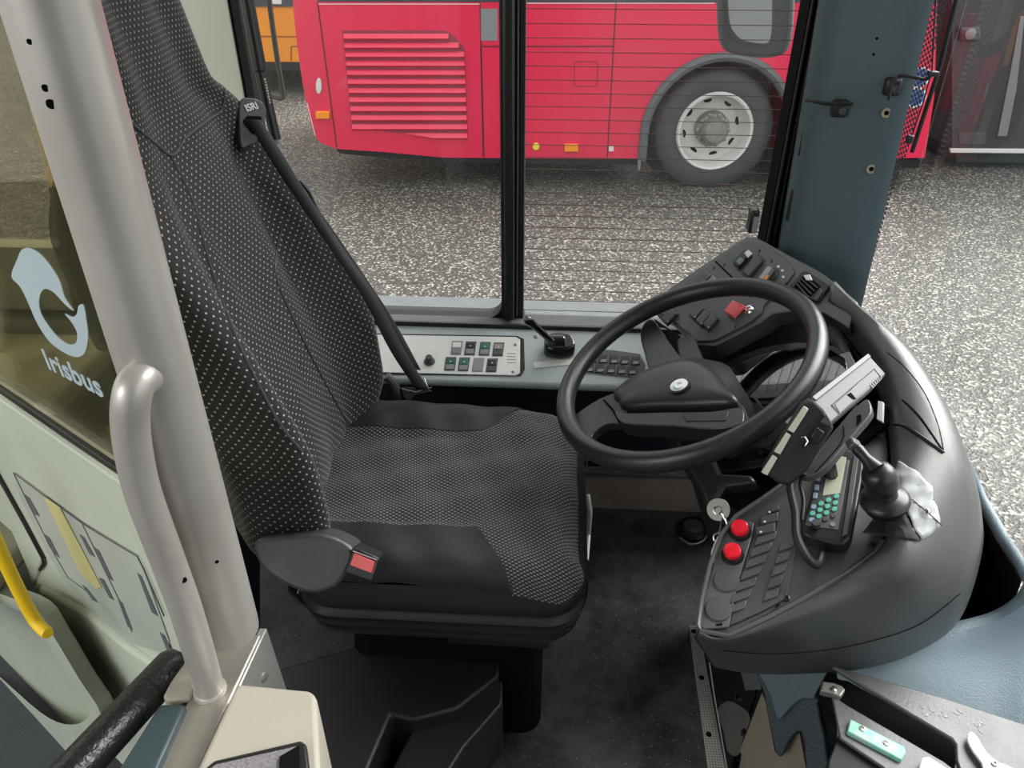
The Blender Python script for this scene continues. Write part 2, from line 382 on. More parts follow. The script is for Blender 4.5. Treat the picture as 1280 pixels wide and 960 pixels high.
# post between panes
struct(MB().box(((xb + .003 + xc) / 2, WY + .015, 1.25), (.030, .05, 1.4)).build('trim_3', M['blk'], bevel=.004))
pa = onY(627, 300, WY - .03).x; pb = onY(643, 300, WY - .03).x
struct(MB().box(((pa + pb) / 2, WY - .03, 1.26), (pb - pa, .03, 1.35)).build('trim_4', M['rubber'], bevel=.004))
struct(MB().box((pb + .006, WY - .022, 1.26), (.004, .012, 1.35)).build('trim_5', M['arch'], bevel=.001))
struct(MB().box((pb - .01, WY - .05, .985), (.022, .02, .85 - .06)).build('trim_6', M['blk'], bevel=.005))
# ivory B pillar and the dark frame before the windscreen pillar
px0 = onY(240, 40, 1.62).x; px1 = onY(276, 2, 1.62).x + .012
struct(MB().box(((px0 - .12 + px1) / 2, 1.66, 1.3), (px1 - px0 + .12, .07, 1.42)).build('trim_7', M['ivory'], bevel=.003))
struct(MB().box((px1 + .003, 1.66, 1.3), (.006, .074, 1.40)).build('trim_13', M['void'], bevel=.001))
q0 = onY(962, 250, 1.60).x; q1 = q0 + .065
struct(MB().box(((q0 + q1) / 2, 1.61, 1.26), (q1 - q0, .07, 1.35)).build('trim_8', M['void'], bevel=.004))
for i, dx in enumerate((.004, .016, .034)):
    struct(MB().box((q0 + dx, 1.572, 1.26), (.004, .008, 1.35)).build('trim_%d' % (9 + i), M['rubber'], bevel=.001))
# windscreen pillar: formed blue-grey panel, a chamfer on the window side
bl = onY(985, 290, 1.5); tl = onY(1034, 0, 1.5); br = onY(1080, 372, 1.45); tr_ = onY(1168, 0, 1.45)
def pil(z):
    t = (z - .85) / (1.277 - .85)
    xl = bl.x + (tl.x - bl.x) * (z - bl.z) / (tl.z - bl.z); xr = br.x + (tr_.x - br.x) * (z - br.z) / (tr_.z - br.z)
    return [V((xl + .012, 1.60, z)), V((xl + .006, 1.575, z)), V((xl + .0, 1.545, z)), V((xl + .012, 1.515, z)), V((xl + .05, 1.50, z)), V(((xl + xr) / 2 + .02, 1.478, z)), V((xr - .02, 1.452, z)), V((xr, 1.452, z)), V((xr + .004, 1.47, z)), V((xr, 1.62, z))]
pillar = thing('pillar_trim', (.55, 1.5, .58), 'blue-grey moulded windscreen pillar panel with screw holes and rubber clips on its edge', 'pillar trim')
MB().loft([pil(.50 + i * .1) for i in range(16)]).build('panel', M['blue'], pillar, smooth=50)
PP = Pl((.55, 1.476, 1), (-.19, -.98, 0)); 
ppb = bvh([o for o in pillar.children][0])
def onpil(x, y, o=0): return hit(ppb, x, y, o)
for x, y, r_ in ((1108, 141, .0085), (1089, 211, .0085)):
    p = onpil(x, y); 
    w_ = MB().lathe(p, PP.n, [(r_, 0), (r_, .002), (r_ * .5, .002), (r_ * .45, .0005)]).build('washer', M['ring'], pillar, label='brass coloured washer')
    MB().lathe(p, PP.n, [(r_ * .48, 0), (r_ * .48, .0022), (.0003, .0022)]).build('screw_hole', M['void'], w_)
for x, y in ((1096, 48), (1092, 68)):
    MB().lathe(onpil(x, y), PP.n, [(.0025, 0), (.0025, .001), (.0003, .001)], 10).build('screw_hole', M['void'], pillar)
for (x0, y0), (x1, y1) in (((1042, 0), (1044, 6)), ((1029, 56), (1020, 105)), ((1009, 152), (1000, 195)), ((991, 236), (986, 275))):
    a = onY(x0, y0, 1.535); b = onY(x1, y1, 1.535)
    MB().box((a + b) / 2, (.010, .012, max((a - b).length, .03)), Matrix.Rotation(R(-12), 3, 'Z')).build('rubber_clip', M['rubber'], pillar, bevel=.003)
struct(MB().box((.585, 1.58, 1.0), (.07, .10, 1.9)).build('wall_front', M['blk']))
struct(MB().box((.745, .55, -.06), (.04, 2.3, 1.0)).build('wall_front', M['blued']))
# windscreen: tall curved pane from the pillar round the front
def wsx(y): return .745 + .05 * math.sin(max(0, min(1, (1.46 - y) / 1.6)) * math.pi / 2)
yy = [1.62 - i * .09 for i in range(30)]
wsr = [[V((wsx(y) , y, z)) for y in yy] for z in (.44, .8, 1.2, 1.6, 2.0)]
ws = struct(MB().loft(wsr, closed=False).build('window_3', M['wglass'], solid=.006, smooth=60))
# dotted black edge of the windscreen
a0 = at(1070, 372, Pl((.695, 0, 0), (1, 0, 0))); 
edge = [[onX(1150, -10, .695), onX(1188, -10, .695)], [onX(1130, 95, .695), onX(1160, 95, .695)], [onX(1108, 180, .695), onX(1138, 180, .695)], [onX(1090, 250, .695), onX(1112, 250, .695)], [onX(1066, 350, .695), onX(1084, 350, .695)]]
mb = MB().loft(edge, closed=False)
mb.build('dotted_edge', M['frit'], ws, uv=[(v.y * .42, v.z * .8) for v in mb.v])
MB().tube([onX(1198, -10, .69), onX(1176, 80, .69), onX(1140, 190, .69)], .0045, 8).build('edge_seal', M['rubber'], ws)
# roll blind wire and its two bracket clips on the pillar
def clip(pxs, wire, label):
    c0 = onpil(*pxs, .008) or onY(*pxs, 1.45)
    t = thing('blind_bracket', c0, label, 'bracket', 'blind brackets on the pillar')
    rot = Matrix.Rotation(R(-8), 3, 'Z')
    MB().box(c0, (.028, .020, .030), rot).build('clip_body', M['blk'], t, bevel=.005)
    MB().lathe(c0 + V((.002, -.011, -.002)), (-.1, -1, 0), [(.006, 0), (.006, .002), (.003, .002), (.003, .0005)], 14).build('screw', M['grey'], t)
    MB().tube(spl(wire, 5), .0028, 8).build('wire_arm', M['blk'], t)
    return c0
clip((1050, 134), [onY(1007, 125, 1.50), onY(1018, 127, 1.48), onY(1035, 130, 1.46), onY(1066, 130, 1.435)], 'black wire clip on the pillar nearest the side window')
clip((1117, 107), [onY(1111, 125, 1.42), onY(1114, 108, 1.42), onY(1124, 95, 1.42), onY(1145, 97, 1.39), onY(1158, 99, 1.37), onY(1168, 91, 1.36)], 'black wire clip on the pillar reaching over to the windscreen edge')
h0 = onY(1166, 92, 1.36)
bw = pillar
MB().box(h0, (.016, .012, .008)).build('cord_clip', M['blk'], bw, bevel=.002)
MB().tube([onY(1170, -5, 1.36), onY(1165, 88, 1.36), onY(1155, 125, 1.36), onY(1140, 170, 1.36)], .0013, 6).build('cord', M['blk'], bw)
MB().box(onY(1137, 174, 1.36), (.010, .01, .014)).build('cord_weight', M['blk'], bw, bevel=.002)
# black catch on the window frame
c0 = onY(941, 275, 1.58)
t = thing('window_catch', c0, 'black catch at the lower corner of the heated window', 'catch')
MB().box(c0, (.018, .03, .05)).build('catch_body', M['blk'], t, bevel=.004)
MB().box(c0 + V((.002, -.016, -.004)), (.010, .004, .034)).build('catch_pin', M['greyl'], t, bevel=.001)

# ------------------------------------------------------------------ outside: red bus
D0 = 6.05
BP = Pl(W(0, D0, 0), -fh)
def bx(x, y, o=0): return at(x, y, BP, o)
Wc = bx(895, 167)
bus = thing('bus', W(.2, D0, GZ), 'red city bus parked outside the driver window with louvred engine bay', 'bus')
wr = (bx(985, 167) - bx(805, 167)).length / 2
# body side with wheel arch cut out, depth 2.4 m
L = spl2([(365, -60), (366, 0), (372, 60), (382, 125), (392, 165), (400, 178)], 3)
side = [(x, y) for x, y in L] + [(420, 186), (480, 190), (555, 197), (700, 198), (800, 199)]
arch = []
for i in range(19):
    a = math.pi + math.pi * i / 18
    c = Wc + rt * (wr * math.cos(a)) * 1 + V((0, 0, -wr * math.sin(a)))
    arch.append(c)
pts = [bx(*p) for p in side]
zb_ = bx(800, 199).z
low = [Wc + V((0, 0, 0)) - rt * wr, ]
pts += [V((p.x, p.y, p.z)) for p in [Wc - rt * wr + V((0, 0, zb_ - Wc.z))]] + arch + [Wc + rt * wr + V((0, 0, zb_ - Wc.z))]
fr_ = bx(1160, 199)
pts += [bx(1100, 199), bx(1156, 197), bx(1168, 120), bx(1172, 0), bx(1172, -60)]
MB().prism(pts, fh * 2.4).build('body_side', M['red'], bus, smooth=30)
# window band
def bquad(name, pts_, m, t=.01, off=0, parent=bus, bevel=.004, **k): return MB().prism(px(pts_, BP, off), BP.n * t).build(name, m, parent, bevel=bevel, **k)
bquad('window_band', [(397, -58), (397, 2), (896, 3), (1168, 3), (1168, -58)], M['darkwin'], .006)
# louvre
lv = bquad('louvre_frame', [(428, 38), (556, 38), (568, 45), (581, 60), (585, 175), (440, 160)], mat('louvre_back', (.28, .02, .05), .6), .004)
for i in range(12):
    y = 42 + i * 11.3; yb = y + 6.2
    xl = 429 + (y - 38) * .095; xr = min(556 + (y - 38) * 1.15, 580 + (y - 60) * .04)
    sk = max(0, (yb - 150)) * 0
    a, b = bx(xl, y, .006), bx(xr, y, .006); c, d = bx(xr, yb, .03), bx(xl, yb, .03); e_, f_ = bx(xr, yb + 2, .004), bx(xl, yb + 2, .004)
    if y > 155: a, d, f_ = bx(xl + 60, y, .006), bx(xl + 100, yb, .03), bx(xl + 110, yb + 2, .004)
    MB().add([a, b, c, d, e_, f_], [(0, 1, 2, 3), (3, 2, 4, 5)]).build('louvre_slat', M['red'], lv)
seam = mat('panel_gap', (.12, .01, .02), .7)
def line(p, q, wpx=1.4, m=None, name='panel_gap', o=.001, parent=bus):
    a, b = bx(*p, o), bx(*q, o); dr = (b - a).normalized(); sd_ = BP.n.cross(dr) * wpx * .0032
    return MB().prism([a - sd_, b - sd_, b + sd_, a + sd_], BP.n * .002).build(name, m or seam, parent)
for p, q in (((397, 3), (421, 184)), ((600, 3), (605, 196)), ((770, 3), (759, 197)), ((601, 58), (654, 58)), ((654, 58), (766, 58)), ((601, 58), (604, 196))): line(p, q)
for p, q in (((398, 5), (600, 5)), ((656, 4), (893, 4)), ((384, 129), (394, 170))): line(p, q, .8, M['white'], 'highlight_strip')
for a, b in (((718, 77), (747, 77)), ((747, 77), (746, 108)), ((746, 108), (718, 108)), ((718, 108), (718, 77))): line(a, b, .6)
bquad('reflector', [(601, 11), (622, 11), (622, 51), (601, 51)], M['greyl'], .003, bevel=.001)
for x, y in ((404, 143), (714, 184)):
    o = bquad('side_marker', [(x - 8.5, y - 4.5), (x + 8.5, y - 4.5), (x + 8.5, y + 4.5), (x - 8.5, y + 4.5)], M['amber'], .03, label='amber side marker lamp')
bquad('number_sticker', [(761, 182), (767, 182), (767, 189), (761, 189)], M['white'], .004, bevel=.001)
MB().lathe(bx(670, 183), BP.n, [(.028, 0), (.028, .015), (.02, .03), (.001, .03)]).build('filler_cap', M['cyel'], bus, label='round yellow cap')
MB().prism(px(ell(399, 107, 3.6, 10, 16), BP), BP.n * .02).build('lock', M['silver'], bus, bevel=.008)
bquad('underframe', [(420, 186), (480, 190), (555, 197), (800, 199), (800, 206), (560, 203), (500, 199), (425, 192)], M['blkm'], -1.8, off=-.05, bevel=0)
bquad('underframe', [(1000, 199), (1156, 199), (1150, 210), (1000, 210)], M['blkm'], -1.8, off=-.05, bevel=0)
for k, (xx, yy_) in enumerate(((1150, 97), (1145, 122))):
    bd = MB().lathe(bx(xx, yy_), BP.n, [(.075, 0), (.075, .004), (.001, .004)]).build('badge', M['white'], bus, label='round blue and white badge')
    MB().lathe(bx(xx, yy_, .004), BP.n, [(.062, 0), (.062, .002), (.03, .002), (.03, 0)]).build('badge_ring', M['bedge'], bd)
    MB().lathe(bx(xx, yy_, .004), BP.n, [(.022, 0), (.022, .002), (.001, .002)]).build('badge_ring', M['bedge'], bd)
# arch trim
ring = [Wc + rt * (wr * 1.0 * math.cos(math.pi * i / 24)) + V((0, 0, wr * math.sin(math.pi * i / 24))) - fh * .01 for i in range(25)]
ring = [ring[0] + V((0, 0, zb_ - Wc.z))] + ring + [ring[-1] + V((0, 0, zb_ - Wc.z))]
MB().tube(ring, .035, 8).build('arch_trim', M['arch'], bus)
MB().prism([Wc + rt * (wr * 1.02 * math.cos(2 * math.pi * i / 24)) + V((0, 0, wr * 1.02 * math.sin(2 * math.pi * i / 24))) + fh * .5 for i in range(24)], fh * .05).build('arch_liner', M['blkm'], bus)
tr = (bx(970, 167) - bx(820, 167)).length / 2
wc = Wc + fh * .33
wheel = MB().lathe(wc, -fh, [(tr * .9, 0), (tr, .03), (tr, .22), (tr * .985, .25), (tr * .94, .27), (tr * .8, .285), (tr * .68, .28), (tr * .63, .27), (tr * .63, .05)], 48).build('wheel', M['tyre'], bus)
MB().lathe(wc - fh * .0, -fh, [(tr * .64, .05), (tr * .645, .285), (tr * .62, .30), (tr * .59, .295), (tr * .57, .23), (tr * .54, .16), (tr * .46, .13), (tr * .3, .14), (tr * .26, .17), (tr * .001, .17)], 48).build('rim', M['rim'], wheel)
hub = MB().lathe(wc, -fh, [(tr * .29, .15), (tr * .29, .20), (tr * .26, .22), (tr * .22, .225), (tr * .19, .30), (tr * .16, .315), (tr * .001, .318)], 24).build('hub', M['rimd'], wheel)
for i in range(10):
    a = 2 * math.pi * i / 10
    c = wc + rt * (tr * .255 * math.cos(a)) + V((0, 0, tr * .255 * math.sin(a)))
    MB().lathe(c - fh * .2, -fh, [(.018, 0), (.018, .03), (.010, .035), (.0005, .035)], 8).build('wheel_nut', M['rimd'], wheel)
for i in range(8):
    a = 2 * math.pi * (i + .3) / 8
    c = wc + rt * (tr * .46 * math.cos(a)) + V((0, 0, tr * .46 * math.sin(a))) - fh * .118
    e1 = rt * math.cos(a) + V((0, 0, math.sin(a))); e2 = rt * -math.sin(a) + V((0, 0, math.cos(a)))
    MB().prism([c + e1 * .019 * math.cos(b) + e2 * .032 * math.sin(b) for b in [k * math.pi / 6 for k in range(12)]], -fh * .018).build('hand_hole', M['void'], wheel)
# mud flap
bquad('mud_flap', [(797, 196), (801, 196), (800, 212), (797, 212)], M['greyl'], .02)
# orange bus
OD = 9.6; OP = Pl(W(0, OD, 0), -fh)
ob = thing('bus', W(-3.4, OD, GZ), 'orange bus parked behind the red one at the far left', 'bus')
def ox(pts_): return px(pts_, OP)
MB().prism(ox([(150, 0), (150, 76), (480, 78), (480, 0), (480, -70), (150, -70)]), fh * 2.4).build('body_side', M['orange'], ob)
MB().prism(px([(150, -60), (150, 8), (480, 8), (480, -60)], OP), -fh * .02).build('window_band', M['darkwin'], ob)
MB().prism(px([(338, -4), (352, -4), (352, 5), (338, 5)], OP, .02), -fh * .01).build('number_plate', M['white'], ob)
MB().prism(px([(279, 24), (303, 25), (302, 41), (281, 40)], OP), -fh * .06).build('headlamp', M['white'], ob, bevel=.02, label='white headlamp')
MB().lathe(at(302, 62, OP), -fh, [(.045, 0), (.04, .03), (.001, .03)]).build('fog_lamp', M['white'], ob)
for a, b in (((280, 45), (478, 47)), ((290, 55), (303, 55)), ((296, 44), (296, 76)), ((364, 58), (364, 76)), ((364, 58), (375, 58))):
    p, q = at(*a, OP, .001), at(*b, OP, .001); dr = (q - p).normalized().cross(OP.n) * .008
    MB().prism([p - dr, q - dr, q + dr, p + dr], -fh * .004).build('panel_gap', mat('orange_gap', (.35, .1, .01), .6), ob)
MB().prism(ox([(150, 76), (480, 78), (480, 88), (150, 88)]), fh * 2.2).build('underframe', M['blkm'], ob)
MB().lathe(at(200, 78, OP) + fh * .3, -fh, [(.45, 0), (.48, .05), (.48, .24), (.4, .27), (.001, .27)], 32).build('wheel', M['tyre'], ob)
# dark vehicle seen through the windscreen
DD = 6.6; DP = Pl(W(0, DD, 0), -fh)
db = thing('parked_vehicle', W(5, DD, GZ), 'dark grey vehicle side with a pale skirt rail beyond the windscreen', 'vehicle')
MB().prism(px([(1190, -80), (1190, 186), (1195, 187), (1700, 190), (1700, -80)], DP), fh * 2.3).build('body_side', M['dkbus'], db)
MB().prism(px([(1186, 185), (1700, 188), (1700, 194), (1186, 190)], DP), -fh * .03).build('skirt_rail', M['white'], db, bevel=.005)
MB().prism(px([(1195, 190), (1700, 194), (1700, 206), (1195, 203)], DP), fh * 2.2).build('underframe', M['blkm'], db)
MB().prism(px([(1246, 170), (1262, 90), (1275, 20), (1280, 20), (1270, 110), (1258, 170)], DP), -fh * .012).build('door_strip', M['greyl'], db, bevel=.004)
MB().prism(px([(1198, 166), (1232, 166), (1232, 181), (1198, 180)], DP), -fh * .01).build('lower_panel', M['grey'], db, bevel=.004)
lb = MB().prism(px([(1197, 33), (1222, 32), (1223, 51), (1197, 51)], DP), -fh * .06).build('marker_lamp', M['grey'], db, bevel=.02)
MB().lathe(at(1212, 42, DP, .06), -fh, [(.04, 0), (.04, .02), (.02, .03), (.001, .03)]).build('lamp_lens', M['greyl'], lb)
# far building line so the horizon is closed
struct(MB().box(W(0, 34, 3), (70, .5, 8)).build('wall_back', mat('yard_wall', (.35, .34, .33), .8, var=.3, vscale=.5)))
# the driver's exterior mirror, outside the heated window
MPl = Pl(onY(935, 10, 2.05), (-.15, -1, 0))
mr = thing('wing_mirror', at(935, 20, MPl), 'large grey-framed exterior mirror outside the heated side window', 'mirror')
o_ = spl2([(895, -60), (896, 20), (900, 50), (912, 62), (945, 68), (970, 66), (984, 55), (990, 20), (992, -60)], 5)
MB().prism(px(o_, MPl, -.06), MPl.n * .06).build('mirror_housing', M['arch'], mr, bevel=.012, seg=3)
i_ = spl2([(906, -60), (908, 20), (916, 45), (930, 54), (958, 57), (966, 48), (968, 20), (968, -60)], 5)
MB().prism(px(i_, MPl, .001), MPl.n * .003).build('mirror_rim', M['arch'], mr, bevel=.002)
i_ = spl2([(909, -60), (911, 20), (920, 43), (933, 51), (956, 54), (963, 46), (965, 20), (965, -60)], 5)
MB().prism(px(i_, MPl, .0045), (MPl.n + V((0, 0, .0))) * .002).build('mirror_glass', mat('mirror_pane', (.62, .64, .65), .25, metal=.3), mr)
# mirror arm loop outside the left window
LP = Pl(onY(345, 60, 1.9), (0, -1, 0))
t = thing('mirror_bracket', at(345, 60, LP), 'thin black wire loop outside the left window pane', 'bracket')
MB().tube(px(spl2([(334, -20), (339, 20), (346, 70), (353, 112)], 3) + spl2([(353, 112), (354, 120), (350, 123)], 3) + [(338, 119)], LP), .0065, 8).build('wire_loop', M['blk'], t)
# ------------------------------------------------------------------ driver's seat
seat = thing('driver_seat', (-.17, 1.11, .0), "driver's seat with white-dotted black cover on the back and woven black cushion", 'seat')
# backrest as stacked closed sections
SEC = [(.485, .925, 1.33, -.425, .05, .12), (.50, .895, 1.36, -.42, .07, .15), (.55, .885, 1.385, -.42, .095, .165), (.62, .885, 1.385, -.425, .10, .17), (.72, .885, 1.385, -.44, .10, .17),
       (.84, .885, 1.38, -.475, .092, .165), (.95, .89, 1.375, -.505, .072, .155), (1.04, .90, 1.37, -.53, .05, .145), (1.10, .915, 1.36, -.545, .032, .14), (1.135, .93, 1.345, -.55, .025, .135),
       (1.165, .95, 1.31, -.555, .02, .125), (1.19, .96, 1.275, -.558, .018, .12), (1.24, .965, 1.262, -.562, .015, .115), (1.33, .965, 1.258, -.575, .012, .11), (1.42, .965, 1.25, -.592, .01, .10), (1.47, .98, 1.235, -.605, .0, .08), (1.485, 1.02, 1.19, -.615, 0, .04)]
def sec(z, y0, y1, xf, b, th, n=56):
    yc, hw, xm = (y0 + y1) / 2, (y1 - y0) / 2, xf - th / 2
    out = []
    for k in range(n):
        a = 2 * math.pi * k / n; c, s_ = math.cos(a), math.sin(a)
        yn = math.copysign(abs(c) ** .62, c)
        x = xm + th / 2 * math.copysign(abs(s_) ** .55, s_)
        wr_ = max(0, abs(yn) - .52) / .48
        x += b * (math.sin(min(wr_, 1) * math.pi / 2) ** 1.3) * (1 if s_ > 0 else .7)
        if s_ > 0: x += .004 * math.sin(yn * 9 + z * 6) + .003 * math.sin(yn * 17 - z * 11) * (1 if z < 1.1 else .2)
        out.append(V((x, yc + hw * yn, z)))
    return out
# interpolate sections smoothly
def isec():
    vs = [V((s_[0], s_[1], s_[2])) for s_ in SEC]; vt = [V((s_[3], s_[4], s_[5])) for s_ in SEC]
    A = spl(vs, 4); B = spl(vt, 4)
    return [sec(a.x, a.y, a.z, b.x, max(b.y, 0), b.z) for a, b in zip(A, B)]
rings = isec(); mb = MB().loft(rings)
uv = []
for r_ in rings:
    acc = 0
    for k, p in enumerate(r_):
        if k: acc += (p - r_[k - 1]).length
        uv.append((acc, p.z * 1.02))
# keep dot columns straight: use projected y for the front and back, x for the sides
rref = rings[len(rings) // 3]; ua = [0]
for k in range(1, len(rref)): ua.append(ua[-1] + (rref[k] - rref[k - 1]).length)
uv = []
for r_ in rings:
    for k, p in enumerate(r_): uv.append((ua[k], p.z * 1.03))
back = mb.build('backrest_cover', M['dots'], seat, uv=uv, smooth=80)
BB = bvh(back)
M['seam'] = mat('seam_piping', (.045, .045, .044), .6)
for i, pts_ in enumerate(([(140, 128), (160, 150), (190, 176), (215, 194), (232, 172), (260, 150), (276, 138), (281, 115), (279, 92)],
              [(213, 196), (240, 250), (262, 330), (290, 410), (318, 470), (350, 530), (378, 565)],
              [(352, 285), (345, 320), (347, 352), (372, 410), (402, 470), (424, 510), (440, 540)],
              [(283, 96), (300, 108), (315, 122), (322, 140)])):
    drape(BB, pts_, .0022, 'seam', M['seam'], back, off=.0)
# cushion: three cloth fields on one height function
X0, X1, Y0, Y1 = -.43, .070, .868, 1.368
ZT = .505
def zc_(x, y):
    yn = (y - (Y0 + Y1) / 2) / ((Y1 - Y0) / 2); xn = (x - X0) / (X1 - X0)
    bol = .022 * max(0, (abs(yn) - .50) / .5) ** .7 * (1 - .9 * max(0, xn - .35) / .65) if abs(yn) > .5 else 0
    front = -.030 * max(0, (xn - .72) / .28) ** 2
    wrk = .002 * math.sin(x * 60 + y * 33) + .0015 * math.sin(y * 70 - x * 20)
    return ZT + bol + front + wrk - .006 * (1 - yn * yn) * (1 - xn)
def outline(x):  # y limits with rounded front corners
    r_ = .075
    d = max(0, x - (X1 - r_)); ins = r_ - math.sqrt(max(0, r_ * r_ - d * d))
    return Y0 + ins, Y1 - ins
def edge_drop(x, y):
    lo, hi = outline(x); r_ = .045
    d = min(y - lo, hi - y, (X1 - x) * 1.0)
    d = max(0, min(d, r_)); return r_ - math.sqrt(max(0, r_ * r_ - (r_ - d) ** 2))
NX = 44
def bb(x):  # inner borders of the side fields
    xn = (x - X0) / (X1 - X0); lo, hi = outline(x)
    w0 = .115 if xn < .62 else .115 * max(0, 1 - (xn - .62) / .13)
    w1 = .105 if xn < .58 else .105 * max(0, 1 - (xn - .58) / .20)
    return max(lo + w0, lo), min(hi - w1, hi)
def cloth(name, fa, fb, m, ny, label=None):
    rows = []; uvs = []
    for i in range(NX + 1):
        x = X0 + (X1 - X0) * math.sin(math.pi / 2 * i / NX) ** .9
        a, b = fa(x), fb(x); r_ = []
        for j in range(ny + 1):
            tt = j / ny; y = a + (b - a) * tt
            r_.append(V((x, y, zc_(x, y) - edge_drop(x, y)))); uvs.append((x, y + (edge_drop(x, y) * (1 if y > 1.1 else -1) if min(y - outline(x)[0], outline(x)[1] - y) < .05 else 0)))
        rows.append(r_)
    mb = MB().loft(rows, closed=False)
    return mb.build(name, m, seat, uv=uvs, smooth=80, label=label)
cloth('cushion_centre', lambda x: bb(x)[0] - .002, lambda x: bb(x)[1] + .002, M['weave'], 40, 'woven cloth centre')
def side_field(name, lo):
    rows = []; 
    for i in range(NX + 1):
        x = X0 + (X1 - X0) * .80 * i / NX
        a, b = (outline(x)[0], bb(x)[0]) if lo else (bb(x)[1], outline(x)[1])
        r_ = []
        for j in range(15):
            tt = j / 14; tt = tt ** 1.6 if lo else 1 - (1 - tt) ** 1.6
            y = a + (b - a) * tt
            r_.append(V((x, y, zc_(x, y) - edge_drop(x, y) + .0015)))
        rows.append(r_)
    return MB().loft(rows, closed=False).build(name, M['plain'], seat, smooth=80)
side_field('cushion_bolster', True); side_field('cushion_bolster', False)
# skirt of the cushion, then the bellows
def rr(x0, x1, y0, y1, r_, z, n=7):
    out = []
    for cx, cy, a0 in ((x1 - r_, y1 - r_, 0), (x0 + r_, y1 - r_, 90), (x0 + r_, y0 + r_, 180), (x1 - r_, y0 + r_, 270)):
        for i in range(n + 1):
            a = R(a0 + 90 * i / n); out.append(V((cx + r_ * math.cos(a), cy + r_ * math.sin(a), z)))
    return out
sk = MB().loft([rr(X0, X1 - .012, Y0 + .010, Y1 - .010, .075, ZT - .036), rr(X0, X1 + .003, Y0 - .003, Y1 + .003, .078, ZT - .06), rr(X0, X1 + .002, Y0 - .002, Y1, .078, ZT - .085), rr(X0 + .01, X1 - .012, Y0 + .012, Y1 - .01, .07, ZT - .10)], capA=False)
sk.build('cushion_skirt', M['plain'], seat, smooth=60)
bel = []
for i, (ins, z) in enumerate([(.012, .41), (.004, .405), (.0, .395), (.014, .388), (.014, .383), (.003, .378), (.003, .37), (.018, .362), (.018, .357), (.008, .352), (.008, .345), (.026, .338), (.03, .31)]):
    bel.append(rr(X0 + ins, X1 - ins, Y0 + ins * 1.2, Y1 - ins, .07, z))
MB().loft(bel).build('suspension_bellows', M['rubber'], seat, smooth=40)
MB().loft([rr(-.36, -.02, .95, 1.30, .04, .33), rr(-.38, .0, .93, 1.32, .04, .02), rr(-.38, .0, .93, 1.32, .04, .001)]).build('pedestal', M['void'], seat, smooth=40)
MB().box((-.08, .93, .303), (.18, .05, .02)).build('base_plate', M['blk'], seat, bevel=.003)
# adjuster handle at the front edge
MB().tube([onX(734, 618, .082), onX(737, 640, .088), onX(735, 668, .088), onX(733, 700, .084)], [.006, .0065, .006, .005], 10).build('adjuster_handle', M['silver'], seat, label='silver adjuster handle')
MB().tube(spl([onX(731, 700, .080), onX(733, 735, .082), onX(725, 765, .078), onX(708, 790, .06)], 5), .0035, 8).build('adjuster_rod', M['blk'], seat)
# recliner cover on the near side, buckle
rc = plane3(onZ(330, 690, .40), onZ(410, 700, .44), onZ(440, 760, .36))
RP = Pl(onY(400, 700, .838), (.0, -.85, .53))
o_ = spl2([(318, 676), (350, 672), (395, 668), (425, 676), (442, 690), (436, 712), (418, 735), (385, 742), (345, 725), (322, 702)], 4, True)
MB().prism(px(o_, RP), RP.n * -.06).build('recliner_cover', M['dash'], seat, bevel=.008, seg=3)
bk = MB().prism(px([(441, 684), (474, 698), (466, 728), (430, 716)], RP, .018), RP.n * -.04).build('buckle', M['blk'], seat, bevel=.003)
MB().prism(px([(443, 691), (469, 702), (465, 716), (438, 706)], RP, .0185), RP.n * .003).build('release_button', M['redkey'], bk, bevel=.001, label='faded red release button')
MB().tube(px([(441, 689), (471, 700), (466, 718)], RP, .021), .0008, 6).build('buckle_rim', M['chrome'], bk)
for k, dy in enumerate((0, 5, 9)):
    MB().tube(spl([onZ(360, 728 + dy, .38), onZ(378, 745 + dy, .35), onZ(410, 768 + dy * .7, .33), onZ(450, 782 + dy * .4, .335)], 5), .0028, 6).build('cable', M['blk'], seat)
MB().tube([onZ(362, 731, .385), onZ(374, 733, .385), onZ(372, 742, .38)], .0016, 6).build('cable_tie', M['white'], seat)
# belt guide on the shoulder
g0 = hit(BB, 313, 150, 0) or onY(313, 150, 1.33)
gs = [hit(BB, x, y, 0) or onY(x, y, 1.34) for x, y in ((305, 130), (308, 175), (326, 170))]
GP = Pl(onY(313, 150, 1.30), (.62, -.55, .45)) 
gf = MB().prism(px(spl2([(300, 126), (313, 122), (326, 126), (333, 137), (331, 150), (322, 176), (313, 181), (302, 184), (299, 160)], 3, True), GP), GP.n * -.02).build('belt_guide', M['grey'], seat, bevel=.003)
MB().prism(px([(304, 151), (309, 145), (326, 146), (330, 160), (316, 168), (306, 156)], GP, .0005), GP.n * .0015).build('guide_slot', M['void'], gf)
text('guide_lettering', 'ISRI', (308.5, 139.5), (328, 134), GP, .016, M['white'], gf, off=.001, sxx=.95, bold=.0004)
